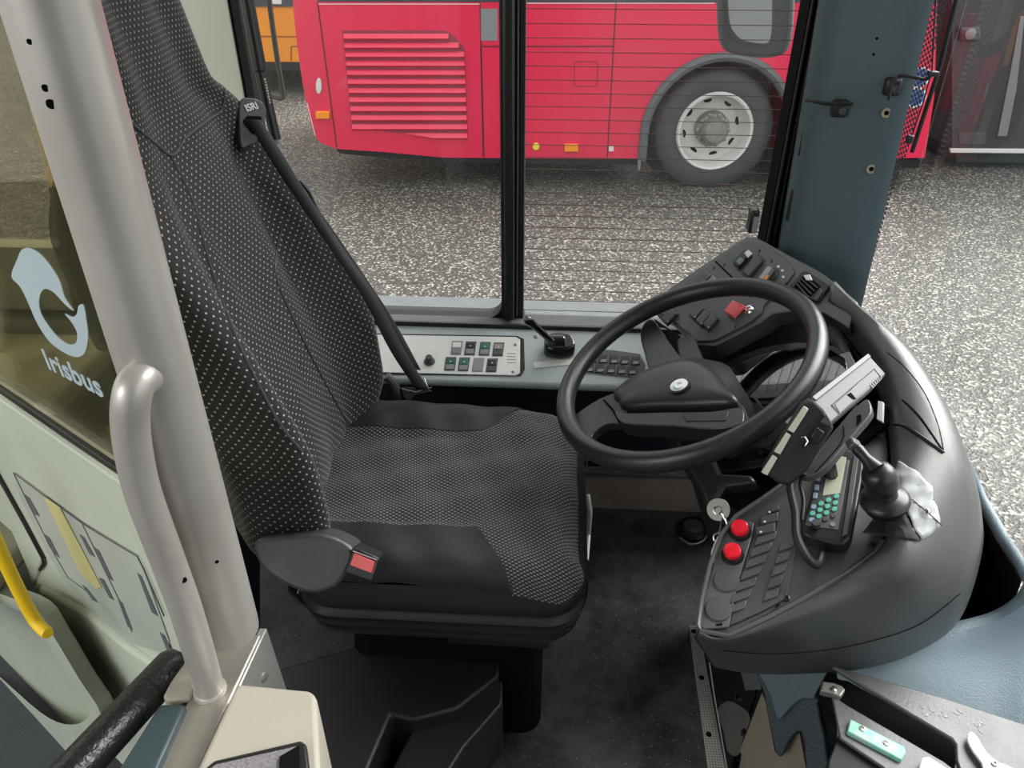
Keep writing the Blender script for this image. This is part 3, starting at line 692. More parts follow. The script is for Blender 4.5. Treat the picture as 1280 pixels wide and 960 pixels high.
# belt webbing as a twisted strip
pa_ = [onY(308, 150, 1.29), onY(332, 190, 1.295), onY(350, 218, 1.305), onY(385, 270, 1.32), onY(420, 322, 1.33), onY(455, 375, 1.345), onY(489, 440, 1.37), onY(520, 486, 1.395)]
pb_ = [onY(326, 150, 1.29), onY(352, 190, 1.30), onY(371, 222, 1.31), onY(402, 270, 1.325), onY(437, 322, 1.34), onY(473, 375, 1.355), onY(507, 440, 1.38), onY(536, 486, 1.40)]
A = spl(pa_, 5); B = spl(pb_, 5)
MB().loft([A, B], closed=False).build('belt_webbing', M['belt'], seat, solid=.002, smooth=60)
A2 = [onY(363, 232, 1.40), onY(380, 255, 1.40), onY(430, 330, 1.42), onY(478, 400, 1.43), onY(512, 462, 1.43)]
B2 = [onY(376, 232, 1.40), onY(396, 258, 1.40), onY(446, 330, 1.42), onY(492, 400, 1.43), onY(526, 462, 1.43)]
MB().loft([spl(A2, 4), spl(B2, 4)], closed=False).build('belt_webbing', M['belt'], seat, solid=.002, smooth=60)
MB().tube(px([(374, 226), (386, 240), (398, 266), (394, 270), (381, 250)], Pl(onY(385, 245, 1.385), (.3, -1, .2))), .0035, 8).build('belt_tongue', M['blk'], seat)
MB().tube(px([(388, 250), (397, 268)], Pl(onY(385, 245, 1.38), (.3, -1, .2))), .0018, 6).build('tongue_edge', M['chrome'], seat)
# lower anchor
ap = Pl(onY(520, 488, 1.40), (.2, -.8, .6))
an = MB().prism(px([(500, 484), (532, 484), (541, 489), (520, 494), (512, 502), (505, 498)], ap), ap.n * -.02).build('belt_anchor', M['blk'], seat, bevel=.002)
MB().tube(px([(502, 486), (520, 490), (540, 484)], ap, .003), .0016, 6).build('anchor_edge', M['chrome'], an)
MB().prism(px([(526, 476), (531, 473), (536, 485), (530, 486)], ap, .004), ap.n * .003).build('anchor_tab', M['chrome'], an, bevel=.001)
MB().tube(spl([onY(483, 470, 1.40), onY(492, 480, 1.40), onY(500, 500, 1.40), onY(498, 515, 1.40)], 4), .010, 10).build('side_lever', M['grey'], seat)
# black tube leaning behind the seat
tb = thing('rod', onY(345, 178, 1.46), 'slim black rod with faded pale lettering standing between seat and side window', 'rod')
a, b, c = onY(305, -20, 1.50), onY(325, 88, 1.48), onY(346, 180, 1.46)
MB().tube([a, b], .0125, 14).build('shaft', M['blk'], tb)
MB().tube([b, b + (c - b) * .02, c], [.0125, .0105, .010], 14).build('handle', M['blk'], tb)
MB().tube([c - (c - b) * .06, c], .0115, 14).build('end_cap', M['greyl'], tb)
UP = Pl(onY(334, 110, 1.4675), (.1, -1, .2))
for k in range(9):
    x, y = 330.8 + k * .78, 98 + k * 3.6
    MB().prism(px([(x - .8, y), (x + 1.2, y - .4), (x + 1.6, y + 2.2), (x - .4 + k % 2 * .5, y + 2.6)], UP), UP.n * .0004).build('faded_mark', M['white'], tb)
# ------------------------------------------------------------------ cab side console
PC = plane3(V((0, 1.570, .585)), V((1, 1.570, .585)), V((0, 1.425, .528)))
def cpt(x, y, o=0): return at(x, y, PC, o)
cons = thing('side_console', (-.1, 1.5, .5), 'blue-grey side console under the window with silver switch plate', 'console')
cx0, cx1 = -.62, .42
prof = [(1.572, .586), (1.50, .5570), (1.432, .5300), (1.424, .5260), (1.421, .518), (1.426, .508), (1.46, .505), (1.572, .505)]
MB().loft([[V((x, y, z)) for y, z in prof] for x in (cx0, cx1)]).build('console_body', mat('console_plastic', (.42, .48, .50), .42, bump=.3, bscale=350), cons, bevel=.003)
rec = [(470, 417), (646, 420), (655, 424), (656, 462), (651, 470), (470, 468)]
MB().prism(px(rec, PC, .0004), PC.n * .0008).build('recess', M['blk'], cons, smooth=30)
sp = MB().prism(px([(470, 419), (645, 422), (650, 425), (650, 467), (645, 470), (470, 466)], PC, .001), PC.n * .0025).build('switch_plate', M['silver'], cons, bevel=.0008, label='silver switch plate')
kn = disc('rotary_knob', 537, 452, PC, .0125, .012, M['grey'], sp, off=.0035, prof=[(.0125, 0), (.0125, .002), (.0085, .003), (.0078, .016), (.0065, .018), (.0003, .018)])
for r_, row in enumerate(((571, 435), (563, 455))):
    for k in range(4):
        cx_ = row[0] + k * 17.0 + (1 if k > 1 else 0); cy_ = row[1] + k * .6
        w2, h2 = 6.6, 8.3; skx = -1.2
        q = lambda s_, o: px([(cx_ - w2 * s_ - skx * s_, cy_ - h2 * s_), (cx_ + w2 * s_ - skx * s_, cy_ - h2 * s_), (cx_ + w2 * s_ + skx * s_, cy_ + h2 * s_), (cx_ - w2 * s_ + skx * s_, cy_ + h2 * s_)], PC, o)
        fr2 = MB().prism(q(1, .0035), PC.n * .002).build('rocker_switch', M['greyl'] if (r_, k) in ((0, 0), (1, 2)) else M['grey'], sp, bevel=.0006)
        if (r_, k) != (1, 2):
            topc = {(0, 0): M['silver'], (1, 0): mat('dark_green_key', (.01, .09, .05), .4), (0, 1): M['blk'], (0, 2): mat('green_key', (.02, .14, .09), .4), (1, 1): mat('green_key', (.02, .14, .09), .4), (0, 3): M['greyl'], (1, 3): M['blk']}[(r_, k)]
            MB().prism(px([(cx_ - 5, cy_ - 6.5), (cx_ + 5.4, cy_ - 6.5), (cx_ + 4.8, cy_), (cx_ - 5.4, cy_)], PC, .0055), PC.n * .0022).build('rocker', topc, fr2, bevel=.0004)
            MB().prism(px([(cx_ - 5.4, cy_), (cx_ + 4.8, cy_), (cx_ + 4.4, cy_ + 6.5), (cx_ - 5.8, cy_ + 6.5)], PC, .0055), PC.n * .0008).build('rocker', M['greyl'] if k < 3 else M['grey'], fr2, bevel=.0004)
            MB().lathe(cpt(cx_ + .3, cy_ - 3.4, .0078), PC.n, [(.0016, 0), (.0016, .0003), (.0002, .0003)], 10).build('pictogram', M['white'], fr2)
def screw(x, y, pl, o, parent, r_=.0035):
    MB().lathe(at(x, y, pl, o), pl.n, [(r_, 0), (r_, .001), (r_ * .5, .0016), (r_ * .4, .0004), (.0002, .0004)], 14).build('screw', M['steel'], parent)
screw(644, 431, PC, .0035, sp); screw(641, 465, PC, .0035, sp)
MB().prism(px([(632, 439), (647, 439), (645, 456), (630, 456)], PC, .0035), PC.n * .0003).build('label_sticker', M['white'], sp)
for i in range(4): MB().prism(px([(633.5, 441.5 + i * 3.7), (645, 441.5 + i * 3.7), (644.8, 442.6 + i * 3.7), (633.3, 442.6 + i * 3.7)], PC, .0039), PC.n * .0001).build('label_line', M['greyl'], sp)
screw(670, 421, PC, .0, cons, .005)
bank = MB().prism(px(spl2([(728, 440), (733, 437), (800, 443), (804, 470), (790, 472), (738, 466), (727, 460)], 2, True), PC, .0003), PC.n * .002).build('switch_bank', M['grey'], cons, bevel=.0008)
for r_ in range(2):
    for k in range(5):
        x = 741 + k * 13.5 - r_ * 4; y = 448 + r_ * 12 + k * .8
        MB().prism(px([(x - 5, y - 5), (x + 6, y - 5), (x + 4.5, y + 5), (x - 6.5, y + 5)], PC, .0023), PC.n * .002).build('key', M['blk'], bank, bevel=.0008)
        MB().prism(px([(x - 3, y + .5), (x + 4, y + .5), (x + 3, y + 4), (x - 4.5, y + 4)], PC, .0043), PC.n * .0008).build('key_cap', M['greyl'], bank, bevel=.0003)
st = tag(MB().prism(px([(667, 453), (730, 447), (731, 454), (668, 460.5)], PC, .0004), PC.n * .0005).build('paper_strip', M['white']), 'white paper strip stuck flat on the console below the brake lever', 'sticker')
# parking brake lever
pb0 = cpt(697, 440)
br_ = thing('parking_brake', pb0, 'glossy black parking brake lever on the side console', 'brake lever')
gl = mat('gloss_black', (.008, .008, .008), .12, coat=.5)
o1 = px(spl2([(680, 444), (682, 432), (692, 428), (708, 429), (716, 434), (718, 445), (706, 449), (688, 448)], 3, True), PC, .0012)
MB().prism(o1, V((0, .0, .028))).build('housing', gl, br_, bevel=.007, seg=3)
ax_ = (onY(716, 424, 1.50) - onY(684, 424, 1.50)).normalized()
MB().lathe(onY(685, 427, 1.50), ax_, [(.001, 0), (.013, .002), (.016, .006), (.016, .034), (.013, .038), (.001, .040)], 20).build('barrel', gl, br_)
l0 = onY(691, 428, 1.485); l1 = onY(660, 400, 1.45)
MB().tube([l0, l0 + (l1 - l0) * .5, l0 + (l1 - l0) * .8, l1, l1 + (l1 - l0) * .08], [.0075, .0075, .0085, .0105, .006], 12).build('lever', gl, br_)
# heater grille and kickboard below the wheel
KP = Pl((0, 1.585, 0), (0, -1, .0))
ht = thing('heater', (.3, 1.5, .0), 'floor heater with wire grille above a brown kickboard under the wheel', 'heater')
kp0 = onZ(735, 634, .001)
KY = kp0.y
KP = Pl((0, KY, 0), (0, -1, 0))
MB().prism(px([(690, 588), (918, 595), (918, 648), (690, 632)], KP), V((0, .05, 0))).build('kickboard', M['brown'], ht, bevel=.002)
MB().prism(px([(690, 588), (918, 595), (918, 598.5), (690, 591.5)], KP), V((0, -.006, 0))).build('kickboard_lip', M['steel'], ht, bevel=.001)
MB().prism(px([(690, 560), (918, 565), (918, 594), (690, 588)], KP, -.025), V((0, .03, 0))).build('grille_back', M['void'], ht)
gm = MB()
for x in range(700, 916, 17):
    a = at(x, 570, KP); b = at(x - (x - 640) * .01, 592, KP); gm.tube([a, b], .0022, 6)
for y in (574, 583): gm.tube([at(692, y, KP), at(916, y + 5, KP)], .0022, 6)
gm.build('grille', M['greyl'], ht)
# ------------------------------------------------------------------ dashboard
dash = thing('dashboard', (.4, 1.1, .5), 'curved dark plastic dashboard wrapping round the steering wheel', 'dashboard')
# stations round the cowl: inner rim, crest, shoulder, outer edge/seam, underside   (pixel, height)
ST = [
 [(874, 790, .585), (872, 794, .578), (873, 800, .565), (876, 806, .54), (893, 834, .47)],
 [(912, 795, .588), (914, 799, .588), (920, 806, .570), (930, 814, .53), (942, 842, .465)],
 [(1000, 750, .62), (1006, 757, .628), (1010, 775, .610), (1010, 813, .53), (1012, 842, .455)],
 [(1055, 718, .645), (1066, 722, .660), (1078, 745, .640), (1078, 803, .55), (1090, 834, .465)],
 [(1100, 685, .675), (1118, 692, .695), (1145, 720, .670), (1150, 780, .57), (1152, 812, .485)],
 [(1112, 650, .70), (1128, 652, .718), (1175, 670, .700), (1208, 735, .61), (1200, 774, .505)],
 [(1114, 600, .72), (1128, 600, .740), (1175, 610, .738), (1223, 650, .68), (1226, 700, .54)],
 [(1112, 555, .735), (1126, 550, .756), (1165, 560, .765), (1212, 580, .735), (1228, 650, .56)],
 [(1106, 515, .748), (1116, 505, .775), (1140, 505, .79), (1181, 502, .785), (1205, 580, .62)],
 [(1085, 462, .76), (1096, 452, .79), (1110, 448, .81), (1132, 430, .815), (1165, 500, .66)],
 [(1058, 425, .77), (1064, 410, .80), (1068, 398, .82), (1075, 383, .828), (1100, 450, .68)],
 [(1030, 392, .785), (1034, 380, .81), (1036, 372, .825), (1045, 352, .835), (1075, 420, .68)],
]
rows = [[onZ(*q) for q in s_] for s_ in ST]
cols = list(zip(*rows)); dens = [spl(c, 5) for c in cols]
N_ = len(dens[0])
rings = []
for i in range(N_):
    ctrl = [d[i] for d in dens]
    rings.append(spl(ctrl, 3))
# underside closes inward
for r_ in rings:
    e = r_[-1]; r_.append(V((e.x - .02, e.y + (.06 if e.x < .5 else .0), e.z - .01)))
body = MB().loft(rings, closed=False).build('cowl', M['dash'], dash, smooth=60, solid=.004)
DB = bvh(body)
# lower shell closing the volume below
low = []
for r_ in rings: low.append(r_[-1])
c_ = V((.45, 1.15, .52))
mbx = MB(); mbx.add(low + [c_], [[i, i + 1, len(low)] for i in range(len(low) - 1)]); mbx.build('underside', M['blkm'], dash, smooth=60)
drape(DB, [(903, 813), (960, 817), (1027, 813), (1090, 801), (1150, 780), (1200, 742)], .0009, 'shell_seam', M['void'], dash)
drape(DB, [(1128, 500), (1150, 522), (1180, 566)], .0016, 'lid_seam', M['void'], dash)
drape(DB, [(1118, 530), (1130, 532), (1150, 545), (1179, 566)], .003, 'lid_ridge', M['blk'], dash)
drape(DB, [(1108, 440), (1130, 458), (1155, 490), (1172, 530), (1180, 566)], .0008, 'lid_seam', M['void'], dash)
# right-hand switch field
PR = plane3(onZ(874, 790, .582), onZ(1100, 685, .668), onZ(1098, 500, .748))
PRd = PR.off(-.010)
fld = spl2([(877, 787), (912, 793), (1000, 748), (1055, 716), (1098, 684)], 1) + [(1109, 660), (1114, 600), (1112, 560), (1104, 520), (1070, 505), (1000, 590), (960, 620), (925, 640), (905, 665), (893, 700), (883, 740)]
MB().prism(px(fld, PRd), PRd.n * -.02).build('switch_field', M['dash'], dash, bevel=.002)
# raised rim line round the field
MB().tube(px([(1000, 590), (955, 622), (920, 645), (902, 668), (888, 705), (877, 750), (873, 782), (876, 789), (912, 795), (960, 772), (1003, 749), (1060, 716), (1096, 690), (1104, 676)], PR, .000), .0035, 8).build('field_rim', M['dash_top'], dash)
# button plate (grey gradient strip) with two red buttons and two blanks
bp = slab('button_plate', [(918, 647), (943, 655), (940, 672), (927, 715), (911, 785), (880, 788), (875, 783), (880, 750), (892, 705), (906, 665)], PRd, .003, mat('button_plate', (.10, .102, .105), .35), dash, bevel=.0015, off=.001)
for x, y in ((925, 665), (916, 694)):
    bz = disc('push_button', x, y, PRd, .016, .006, M['blk'], bp, off=.004, prof=[(.0165, 0), (.0165, .002), (.0145, .006), (.0125, .006)], label='red push button')
    disc('button_lens', x, y - 1, PRd, .0125, .012, M['redbtn'], bz, off=.004, prof=[(.0125, 0), (.0125, .011), (.0118, .0135), (.009, .0145), (.0003, .0142)])
for x, y in ((908, 726), (898, 762)):
    disc('blank_cap', x, y, PRd, .018, .003, M['dash_top'], bp, off=.004, prof=[(.0185, 0), (.0185, .001), (.0170, .003), (.0003, .0045)])
slab('slot_mark', [(895, 780), (903, 779), (903, 782), (895, 782.5)], PRd, .0005, M['void'], bp, off=.004, bevel=0)
# two columns of square blanks
sb = slab('blank_field', [(944, 655), (955, 640), (990, 622), (1003, 655), (983, 748), (955, 764), (912, 783), (928, 716), (941, 672)], PRd, .002, M['dash'], dash, bevel=.001, off=.001)
for k in range(7):
    t_ = k / 6
    cx_, cy_ = 955 - 33 * t_, 690 + 76 * t_
    if k < 7:
        cx_, cy_ = 958 - 6.2 * k, 672 + 14.5 * k
        w2 = 15 - .15 * k
        slab('switch_blank', [(cx_ - w2 + 3, cy_ - 4.5 + 5), (cx_ + w2 - 1, cy_ - 9 + 1), (cx_ + w2 - 4, cy_ + 2), (cx_ - w2, cy_ + 10 + 1)], PRd, .0028, M['dash_top'], sb, off=.003, bevel=.001)
for k in range(5):
    cx_, cy_ = 984 - 4.8 * k, 680 + 15.5 * k
    w2 = 10
    slab('switch_blank', [(cx_ - w2 + 2, cy_ - 1), (cx_ + w2, cy_ - 7), (cx_ + w2 - 3, cy_ + 4), (cx_ - w2 - 1, cy_ + 11)], PRd, .0028, M['dash_top'], sb, off=.003, bevel=.001)
for (x, y, w2, h2) in ((957, 663, 12, 8), (962, 650, 11, 8), (968, 638, 6, 5)):
    k_ = slab('rocker_switch', [(x - w2, y - h2 * .2), (x + w2, y - h2), (x + w2, y + h2 * .4), (x - w2, y + h2)], PRd, .006, M['grey'], sb, off=.003, bevel=.0015)
    MB().lathe(at(x - 6, y + 2, PRd, .0095), PRd.n, [(.0018, 0), (.0018, .0003), (.0002, .0003)], 10).build('pictogram', M['white'], k_)
slab('slot_mark', [(969, 757), (975, 754), (975, 757), (969, 760)], PRd, .0006, M['void'], sb, off=.003, bevel=0)
for x, y in ((984, 748), (1089, 682)): MB().lathe(at(x, y, PRd, .001), PRd.n, [(.004, 0), (.004, .002), (.002, .003), (.0018, .001), (.0002, .001)], 14).build('screw', M['blk'], dash)
# vents beyond the computer
vp = Pl(onZ(1090, 520, .752), (-.6, -.25, .75))
v_ = slab('air_vent', [(1083, 520), (1106, 505), (1110, 528), (1076, 556), (1062, 560)], vp, -.01, M['void'], dash)
for k in range(5):
    a, b = at(1086 + k * 4.4 - 10, 515 + k * -.5 + 4, vp, .002), at(1080 + k * 5 - 18, 550 - k * 4, vp, .002)
    MB().tube([a, b], .0018, 6).build('vent_slat', M['grey'], v_)
slab('vent_tab', [(1099, 503), (1106, 505), (1105, 530), (1097, 526)], vp, .006, M['white'], v_, off=.004)
# binnacle void
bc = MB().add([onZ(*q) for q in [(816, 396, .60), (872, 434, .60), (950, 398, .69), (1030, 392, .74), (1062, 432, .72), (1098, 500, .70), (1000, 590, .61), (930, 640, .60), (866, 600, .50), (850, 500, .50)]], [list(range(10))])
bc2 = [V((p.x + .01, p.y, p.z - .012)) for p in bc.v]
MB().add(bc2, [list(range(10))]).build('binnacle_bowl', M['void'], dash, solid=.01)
# instrument cluster
ICP = Pl(onZ(1000, 470, .715), (-.70, -.12, .70))
ic = slab('instrument_cluster', spl2([(842, 552), (838, 530), (850, 510), (885, 472), (930, 445), (975, 432), (1020, 430), (1062, 445), (1062, 500), (1000, 560), (950, 585), (880, 590)], 2, True), ICP, .004, mat('cluster_face', (.03, .032, .034), .25), dash, off=-.002)
ga = at(1002, 500, ICP, .0025)
MB().lathe(ga, ICP.n, [(.072, 0), (.072, .0015), (.068, .0015), (.068, .0005), (.0003, .0005)], 40).build('gauge_dial', mat('dial_face', (.10, .105, .11), .35), ic)
u_ = ICP.n.cross(V((0, 1, 0))).normalized(); vv_ = ICP.n.cross(u_)
tk = MB()
for k in range(22):
    a = R(360 * k / 22); d = u_ * math.cos(a) + vv_ * math.sin(a); s2 = ICP.n.cross(d) * .0006
    p0 = ga + d * .057 + ICP.n * .001; p1 = ga + d * (.064); p1 += ICP.n * .001
    tk.prism([p0 - s2, p1 - s2, p1 + s2, p0 + s2], ICP.n * .0003)
tk.build('dial_ticks', M['white'], ic)
nd = at(975, 455, ICP, .004); MB().tube([nd, nd + (at(968, 452, ICP, .004) - nd) * 1.8], .0009, 6).build('needle', M['redbtn'], ic)
gc = slab('cluster_glass', spl2([(850, 545), (848, 528), (860, 508), (890, 476), (930, 452), (975, 438), (1020, 436), (1056, 448), (1056, 498), (1000, 552), (950, 576), (885, 580)], 2, True), ICP, .001, glass('cluster_glass', (.9, .9, .9), .5), ic, off=.006)
lp = slab('light_panel', [(1030, 450), (1062, 440), (1075, 465), (1010, 512), (960, 560), (930, 560), (960, 520), (1005, 490)], ICP, .002, M['greyl'], dash, off=.004)
for x, y in ((958, 547), (962, 560), (951, 566)):
    MB().lathe(at(x, y, ICP, .006), ICP.n, [(.0035, 0), (.0035, .002), (.002, .002), (.0018, .0006), (.0002, .0006)], 12).build('screw', M['blk'], dash)
# left-hand switch panel
PL_ = Pl(onZ(935, 297, .83), (-.60, -.22, .77))
outl = spl2([(813, 378), (870, 337), (925, 301), (937, 296), (950, 299), (985, 318), (1030, 343), (1072, 378)], 4)
lpts = outl + [(1060, 410), (1030, 392), (1000, 388), (965, 392), (952, 402), (893, 433), (868, 431), (850, 412), (832, 395), (814, 386)]
lw = MB().prism(px(lpts, PL_, -.004), PL_.n * -.04).build('switch_panel_housing', M['dash'], dash, bevel=.006, seg=3)
face = spl2([(824, 382), (872, 343), (926, 306), (938, 302), (948, 305), (972, 317), (989, 330), (993, 341)], 2) + [(986, 352), (978, 360), (955, 383), (953, 391), (940, 403), (893, 427), (872, 428), (853, 412), (838, 398)]
lf = MB().prism(px(face, PL_, -.004), PL_.n * .004).build('switch_panel', M['dash_top'], dash, bevel=.0015)
slab('panel_gap', [(893, 327), (895, 326), (922, 352), (920, 353)], PL_, .0004, M['void'], lf, off=.0, bevel=0)
def rk(c, ax, hw_, hh, m=M['grey'], name='rocker_switch', t=.007, top=None):
    a = math.radians(ax); ux, uy = math.cos(a), math.sin(a); vx, vy = .62, .62   # along and across, pixels
    pts_ = [(c[0] + ux * hw_ * i + vx * hh * j, c[1] + uy * hw_ * i + vy * hh * j) for i, j in ((-1, -1), (1, -1), (1, 1), (-1, 1))]
    fr_ = slab('switch_bezel', [(c[0] + (p[0] - c[0]) * 1.18, c[1] + (p[1] - c[1]) * 1.18) for p in pts_], PL_, .0015, M['blk'], lf, off=0, bevel=.0005)
    o = slab(name, pts_, PL_, t, m, lf, off=.0015, bevel=.0018)
    return pts_
for c, m in (((881, 350), M['grey']), ((890, 356), M['greyl']), ((855, 368), M['grey']), ((872, 391), M['grey']), ((880, 399), M['grey']), ((889, 404), M['grey']), ((838, 397), M['grey'])):
    rk(c, -48, 9, 5.4, m)
    MB().lathe(at(c[0] - 3, c[1] + 5, PL_, .009), PL_.n, [(.0014, 0), (.0014, .0004), (.0002, .0004)], 8).build('pictogram', M['white'], lf)
rk((928, 325), -48, 11, 5.5, M['blk']); slab('rocker', [(931, 317), (936, 313), (941, 317), (935, 323)], PL_, .003, M['white'], lf, off=.0085); slab('rocker', [(920, 328), (926, 322), (931, 326), (925, 332)], PL_, .003, mat('sage_rocker', (.14, .19, .17), .4), lf, off=.0085)
rk((942, 334), -50, 14, 6, M['grey'])
rk((853, 409), 42, 8, 5.5, M['greyl'])
slab('hazard_switch', [(908, 393), (919, 379), (931, 386), (919, 399)], PL_, .012, M['redkey'], lf, off=.001, bevel=.0015, label='red hazard switch')
MB().lathe(at(961, 345, PL_, .0005), PL_.n, [(.0200, 0), (.0200, .0005), (.0175, -.006), (.0003, -.006)], 28).build('dial_recess', M['void'], lf)
lk = MB().lathe(at(961, 345, PL_, .0008), PL_.n, [(.0195, 0), (.0185, .003), (.0003, .003)], 28).build('light_switch', M['blk'], lf)
slab('dial_grip', [(951, 352), (963, 337), (968, 339), (957, 355)], PL_, .012, M['steel'], lk, off=.003, bevel=.001)
slab('dial_mark', [(955, 349), (959, 344), (961, 345), (957, 350)], PL_, .0005, M['amber'], lk, off=.0152, bevel=0)
for x, y in ((973, 333), (978, 338), (979, 346)): slab('pictogram', [(x - 1.6, y - 1.2), (x + 1.6, y - 1.2), (x + 1.6, y + 1.4), (x - 1.6, y + 1.4)], PL_, .0003, M['white'], lf, off=.0003, bevel=0)
for x, y in ((905, 331), (949, 313), (964, 326), (892, 335), (919, 408)): slab('slot_mark', [(x - 1, y + 2), (x + 1, y - 2), (x + 1.8, y - 1.5), (x, y + 2.5)], PL_, .0003, M['void'], lf, off=.0003, bevel=0)
ig = MB().lathe(at(937, 387, PL_, 0), PL_.n, [(.011, 0), (.011, .001), (.008, .003), (.0065, .006), (.004, .006), (.004, .002), (.0003, .002)], 20).build('ignition_lock', M['chrome'], lf, label='chrome ignition lock')
MB().tube([at(936, 388, PL_, .008), at(928, 382, PL_, .016), at(922, 379, PL_, .016)], [.0018, .002, .0012], 8).build('key_blade', M['redkey'], ig)
# corner vent
VP_ = Pl(at(1010, 358, PL_), (-.62, -.25, .74))
vt = slab('air_vent', [(1003, 341), (1009, 340), (1038, 358), (1024, 378), (1017, 377), (988, 359)], VP_, .004, M['blk'], dash, off=-.002, bevel=.001)
slab('vent_hollow', [(1004, 345), (1009, 344), (1026, 358), (1013, 371), (992, 359)], VP_, .0005, M['void'], vt, off=.002, bevel=0)
for k in range(4):
    a, b = at(996 + k * 2.7, 355 - k * 3.3, VP_, .004), at(1011 + k * 3.6, 372 - k * 4, VP_, .004)
    MB().tube([a, b], .0014, 6).build('vent_slat', M['grey'], vt)
slab('vent_wheel', [(1005, 345), (1013, 344), (1016, 351), (1008, 351)], VP_, .003, M['silver'], vt, off=.004)
slab('vent_wheel', [(1017, 375), (1026, 361), (1029, 364), (1021, 377)], VP_, .003, M['grey'], vt, off=.002)
# inner lip from vent along right of wheel
MB().loft([[onZ(1032, 380, .79), onZ(1046, 400, .785), onZ(1064, 440, .77), onZ(1088, 490, .755)], [onZ(1018, 384, .77), onZ(1030, 405, .765), onZ(1045, 440, .75), onZ(1062, 492, .74)]], closed=False).build('inner_lip', M['dash'], dash, smooth=60, solid=.004)
# ------------------------------------------------------------------ steering wheel
wcn = V((.2276, 1.1598, .7372)); tt_, aa_ = .4634, -.1737
wn_ = V((-math.sin(tt_) * math.cos(aa_), math.sin(tt_) * math.sin(aa_), math.cos(tt_))).normalized()
WP = Pl(wcn, wn_); wu = V((0, 1, 0)).cross(wn_).normalized(); wv = wn_.cross(wu)
sw = thing('steering_wheel', wcn, 'large black bus steering wheel with round emblem on its hub pad', 'steering wheel')
RR = .2235
mb = MB(); circ = [wcn + (wu * math.cos(a) + wv * math.sin(a)) * RR for a in [k * 2 * math.pi / 72 for k in range(72)]]
vs = []
for c in circ:
    e = (c - wcn).normalized()
    vs.append([c + e * (.0168 * math.cos(b)) + wn_ * (.0185 * math.sin(b)) for b in [k * 2 * math.pi / 16 for k in range(16)]])
vs.append(vs[0])
rim = MB().loft(vs, capA=False, capB=False).build('rim', M['wheel'], sw, smooth=80)
HP = WP.off(-.012)
# spokes
def spoke(pts_, off=-.010, t=.016, m=M['wheel']): return MB().prism(px(pts_, WP, off), WP.n * -t).build('spoke', m, sw, bevel=.005, seg=3)
spoke(spl2([(713, 524), (722, 516), (748, 499), (775, 491), (785, 512), (778, 528), (758, 530), (742, 541), (737, 549), (722, 540)], 3, True))
spoke(spl2([(900, 500), (925, 503), (935, 520), (948, 540), (930, 556), (905, 566), (898, 548), (880, 540), (855, 536), (862, 525)], 3, True), off=-.018)
spoke(spl2([(806, 402), (817, 399), (828, 415), (846, 440), (866, 466), (842, 470), (815, 467), (805, 440), (800, 418)], 3, True), off=-.022)
# hub pad: upper dome and lower bar
pad = spl2([(768, 497), (781, 483), (800, 472), (822, 462), (846, 456), (866, 455), (884, 461), (900, 474), (914, 491), (923, 507), (880, 512), (830, 513), (783, 514), (775, 506)], 3, True)
base_ = px(pad, WP, -.012); cen = sum(base_, V((0, 0, 0))) / len(base_)
rg = []
for s_, h in ((1.0, -.02), (1.0, .004), (.975, .010), (.93, .0135), (.8, .018), (.55, .021), (.25, .022), (.02, .022)):
    rg.append([cen + (p - cen) * s_ + WP.n * h for p in base_])
hp = MB().loft(rg).build('hub_pad', M['wheel'], sw, smooth=50)
lowr = spl2([(768, 512), (783, 516), (830, 515), (890, 514), (924, 509), (930, 520), (924, 531), (890, 536), (840, 532), (800, 531), (776, 528)], 3, True)
lb_ = MB().prism(px(lowr, WP, -.002), WP.n * -.03).build('hub_lower', M['wheel'], sw, bevel=.004)
MB().prism(px([(852, 517), (911, 515), (907, 526), (858, 527)], WP, -.0018), WP.n * .0012).build('horn_bar', M['blk'], lb_, bevel=.001)
MB().tube(px([(755, 500), (766, 512), (774, 528)], WP, -.007), .0018, 6).build('spoke_groove', M['void'], sw)
LG = WP.off(.0105)
em = MB().lathe(at(849, 482, LG), WP.n, [(.0195, 0), (.0195, .002), (.0165, .003), (.0155, .001), (.0003, .001)], 32).build('emblem', M['wheel'], sw)
MB().lathe(at(849, 482, LG, .001), WP.n, [(.0155, 0), (.0150, .0022), (.0003, .0028)], 32).build('emblem_disc', M['white'], em, label='pale round emblem')
g_ = []
c_ = at(849, 482, LG, .0042)
for k in range(22):
    a = R(40 + 290 * k / 21); g_.append(c_ + (wu * math.cos(a) + wv * math.sin(a)) * .0072)
MB().tube(g_, [.0010 + .0011 * math.sin(math.pi * k / 21) for k in range(22)], 6).build('emblem_mark', M['logoblue'], em)
# column under the hub
ct = wcn - wn_ * .02; cb = V((.40, 1.19, .30))
col_ = dash
MB().loft([[c + (wu * math.cos(a) * rx + wv * math.sin(a) * ry) for a in [k * 2 * math.pi / 20 for k in range(20)]] for c, rx, ry in ((wcn - wn_ * .022, .045, .05), (wcn - wn_ * .05, .075, .07), (wcn - wn_ * .13, .085, .075), (V((.34, 1.18, .50)), .07, .07), (V((.40, 1.19, .30)), .06, .06), (V((.42, 1.2, .02)), .06, .06))]).build('column_shroud', M['blkm'], col_, smooth=60)
SPl = Pl(at(860, 440, WP, -.035), WP.n)
MB().prism(px(spl2([(846, 427), (851, 421), (862, 420), (869, 424), (880, 452), (878, 460), (862, 462), (850, 450)], 2, True), SPl), SPl.n * -.016).build('stalk', M['blk'], col_, bevel=.004)
for k in range(4):
    MB().tube([at(851 + k * 4.6, 424 + (k % 2), SPl, .001), at(859 + k * 5, 456, SPl, .001)], .0012, 6).build('stalk_rib', M['grey'], col_)
MB().tube([at(820, 420, SPl, .0), at(853, 458, SPl, 0)], .003, 8).build('stalk_rod', M['silver'], col_)
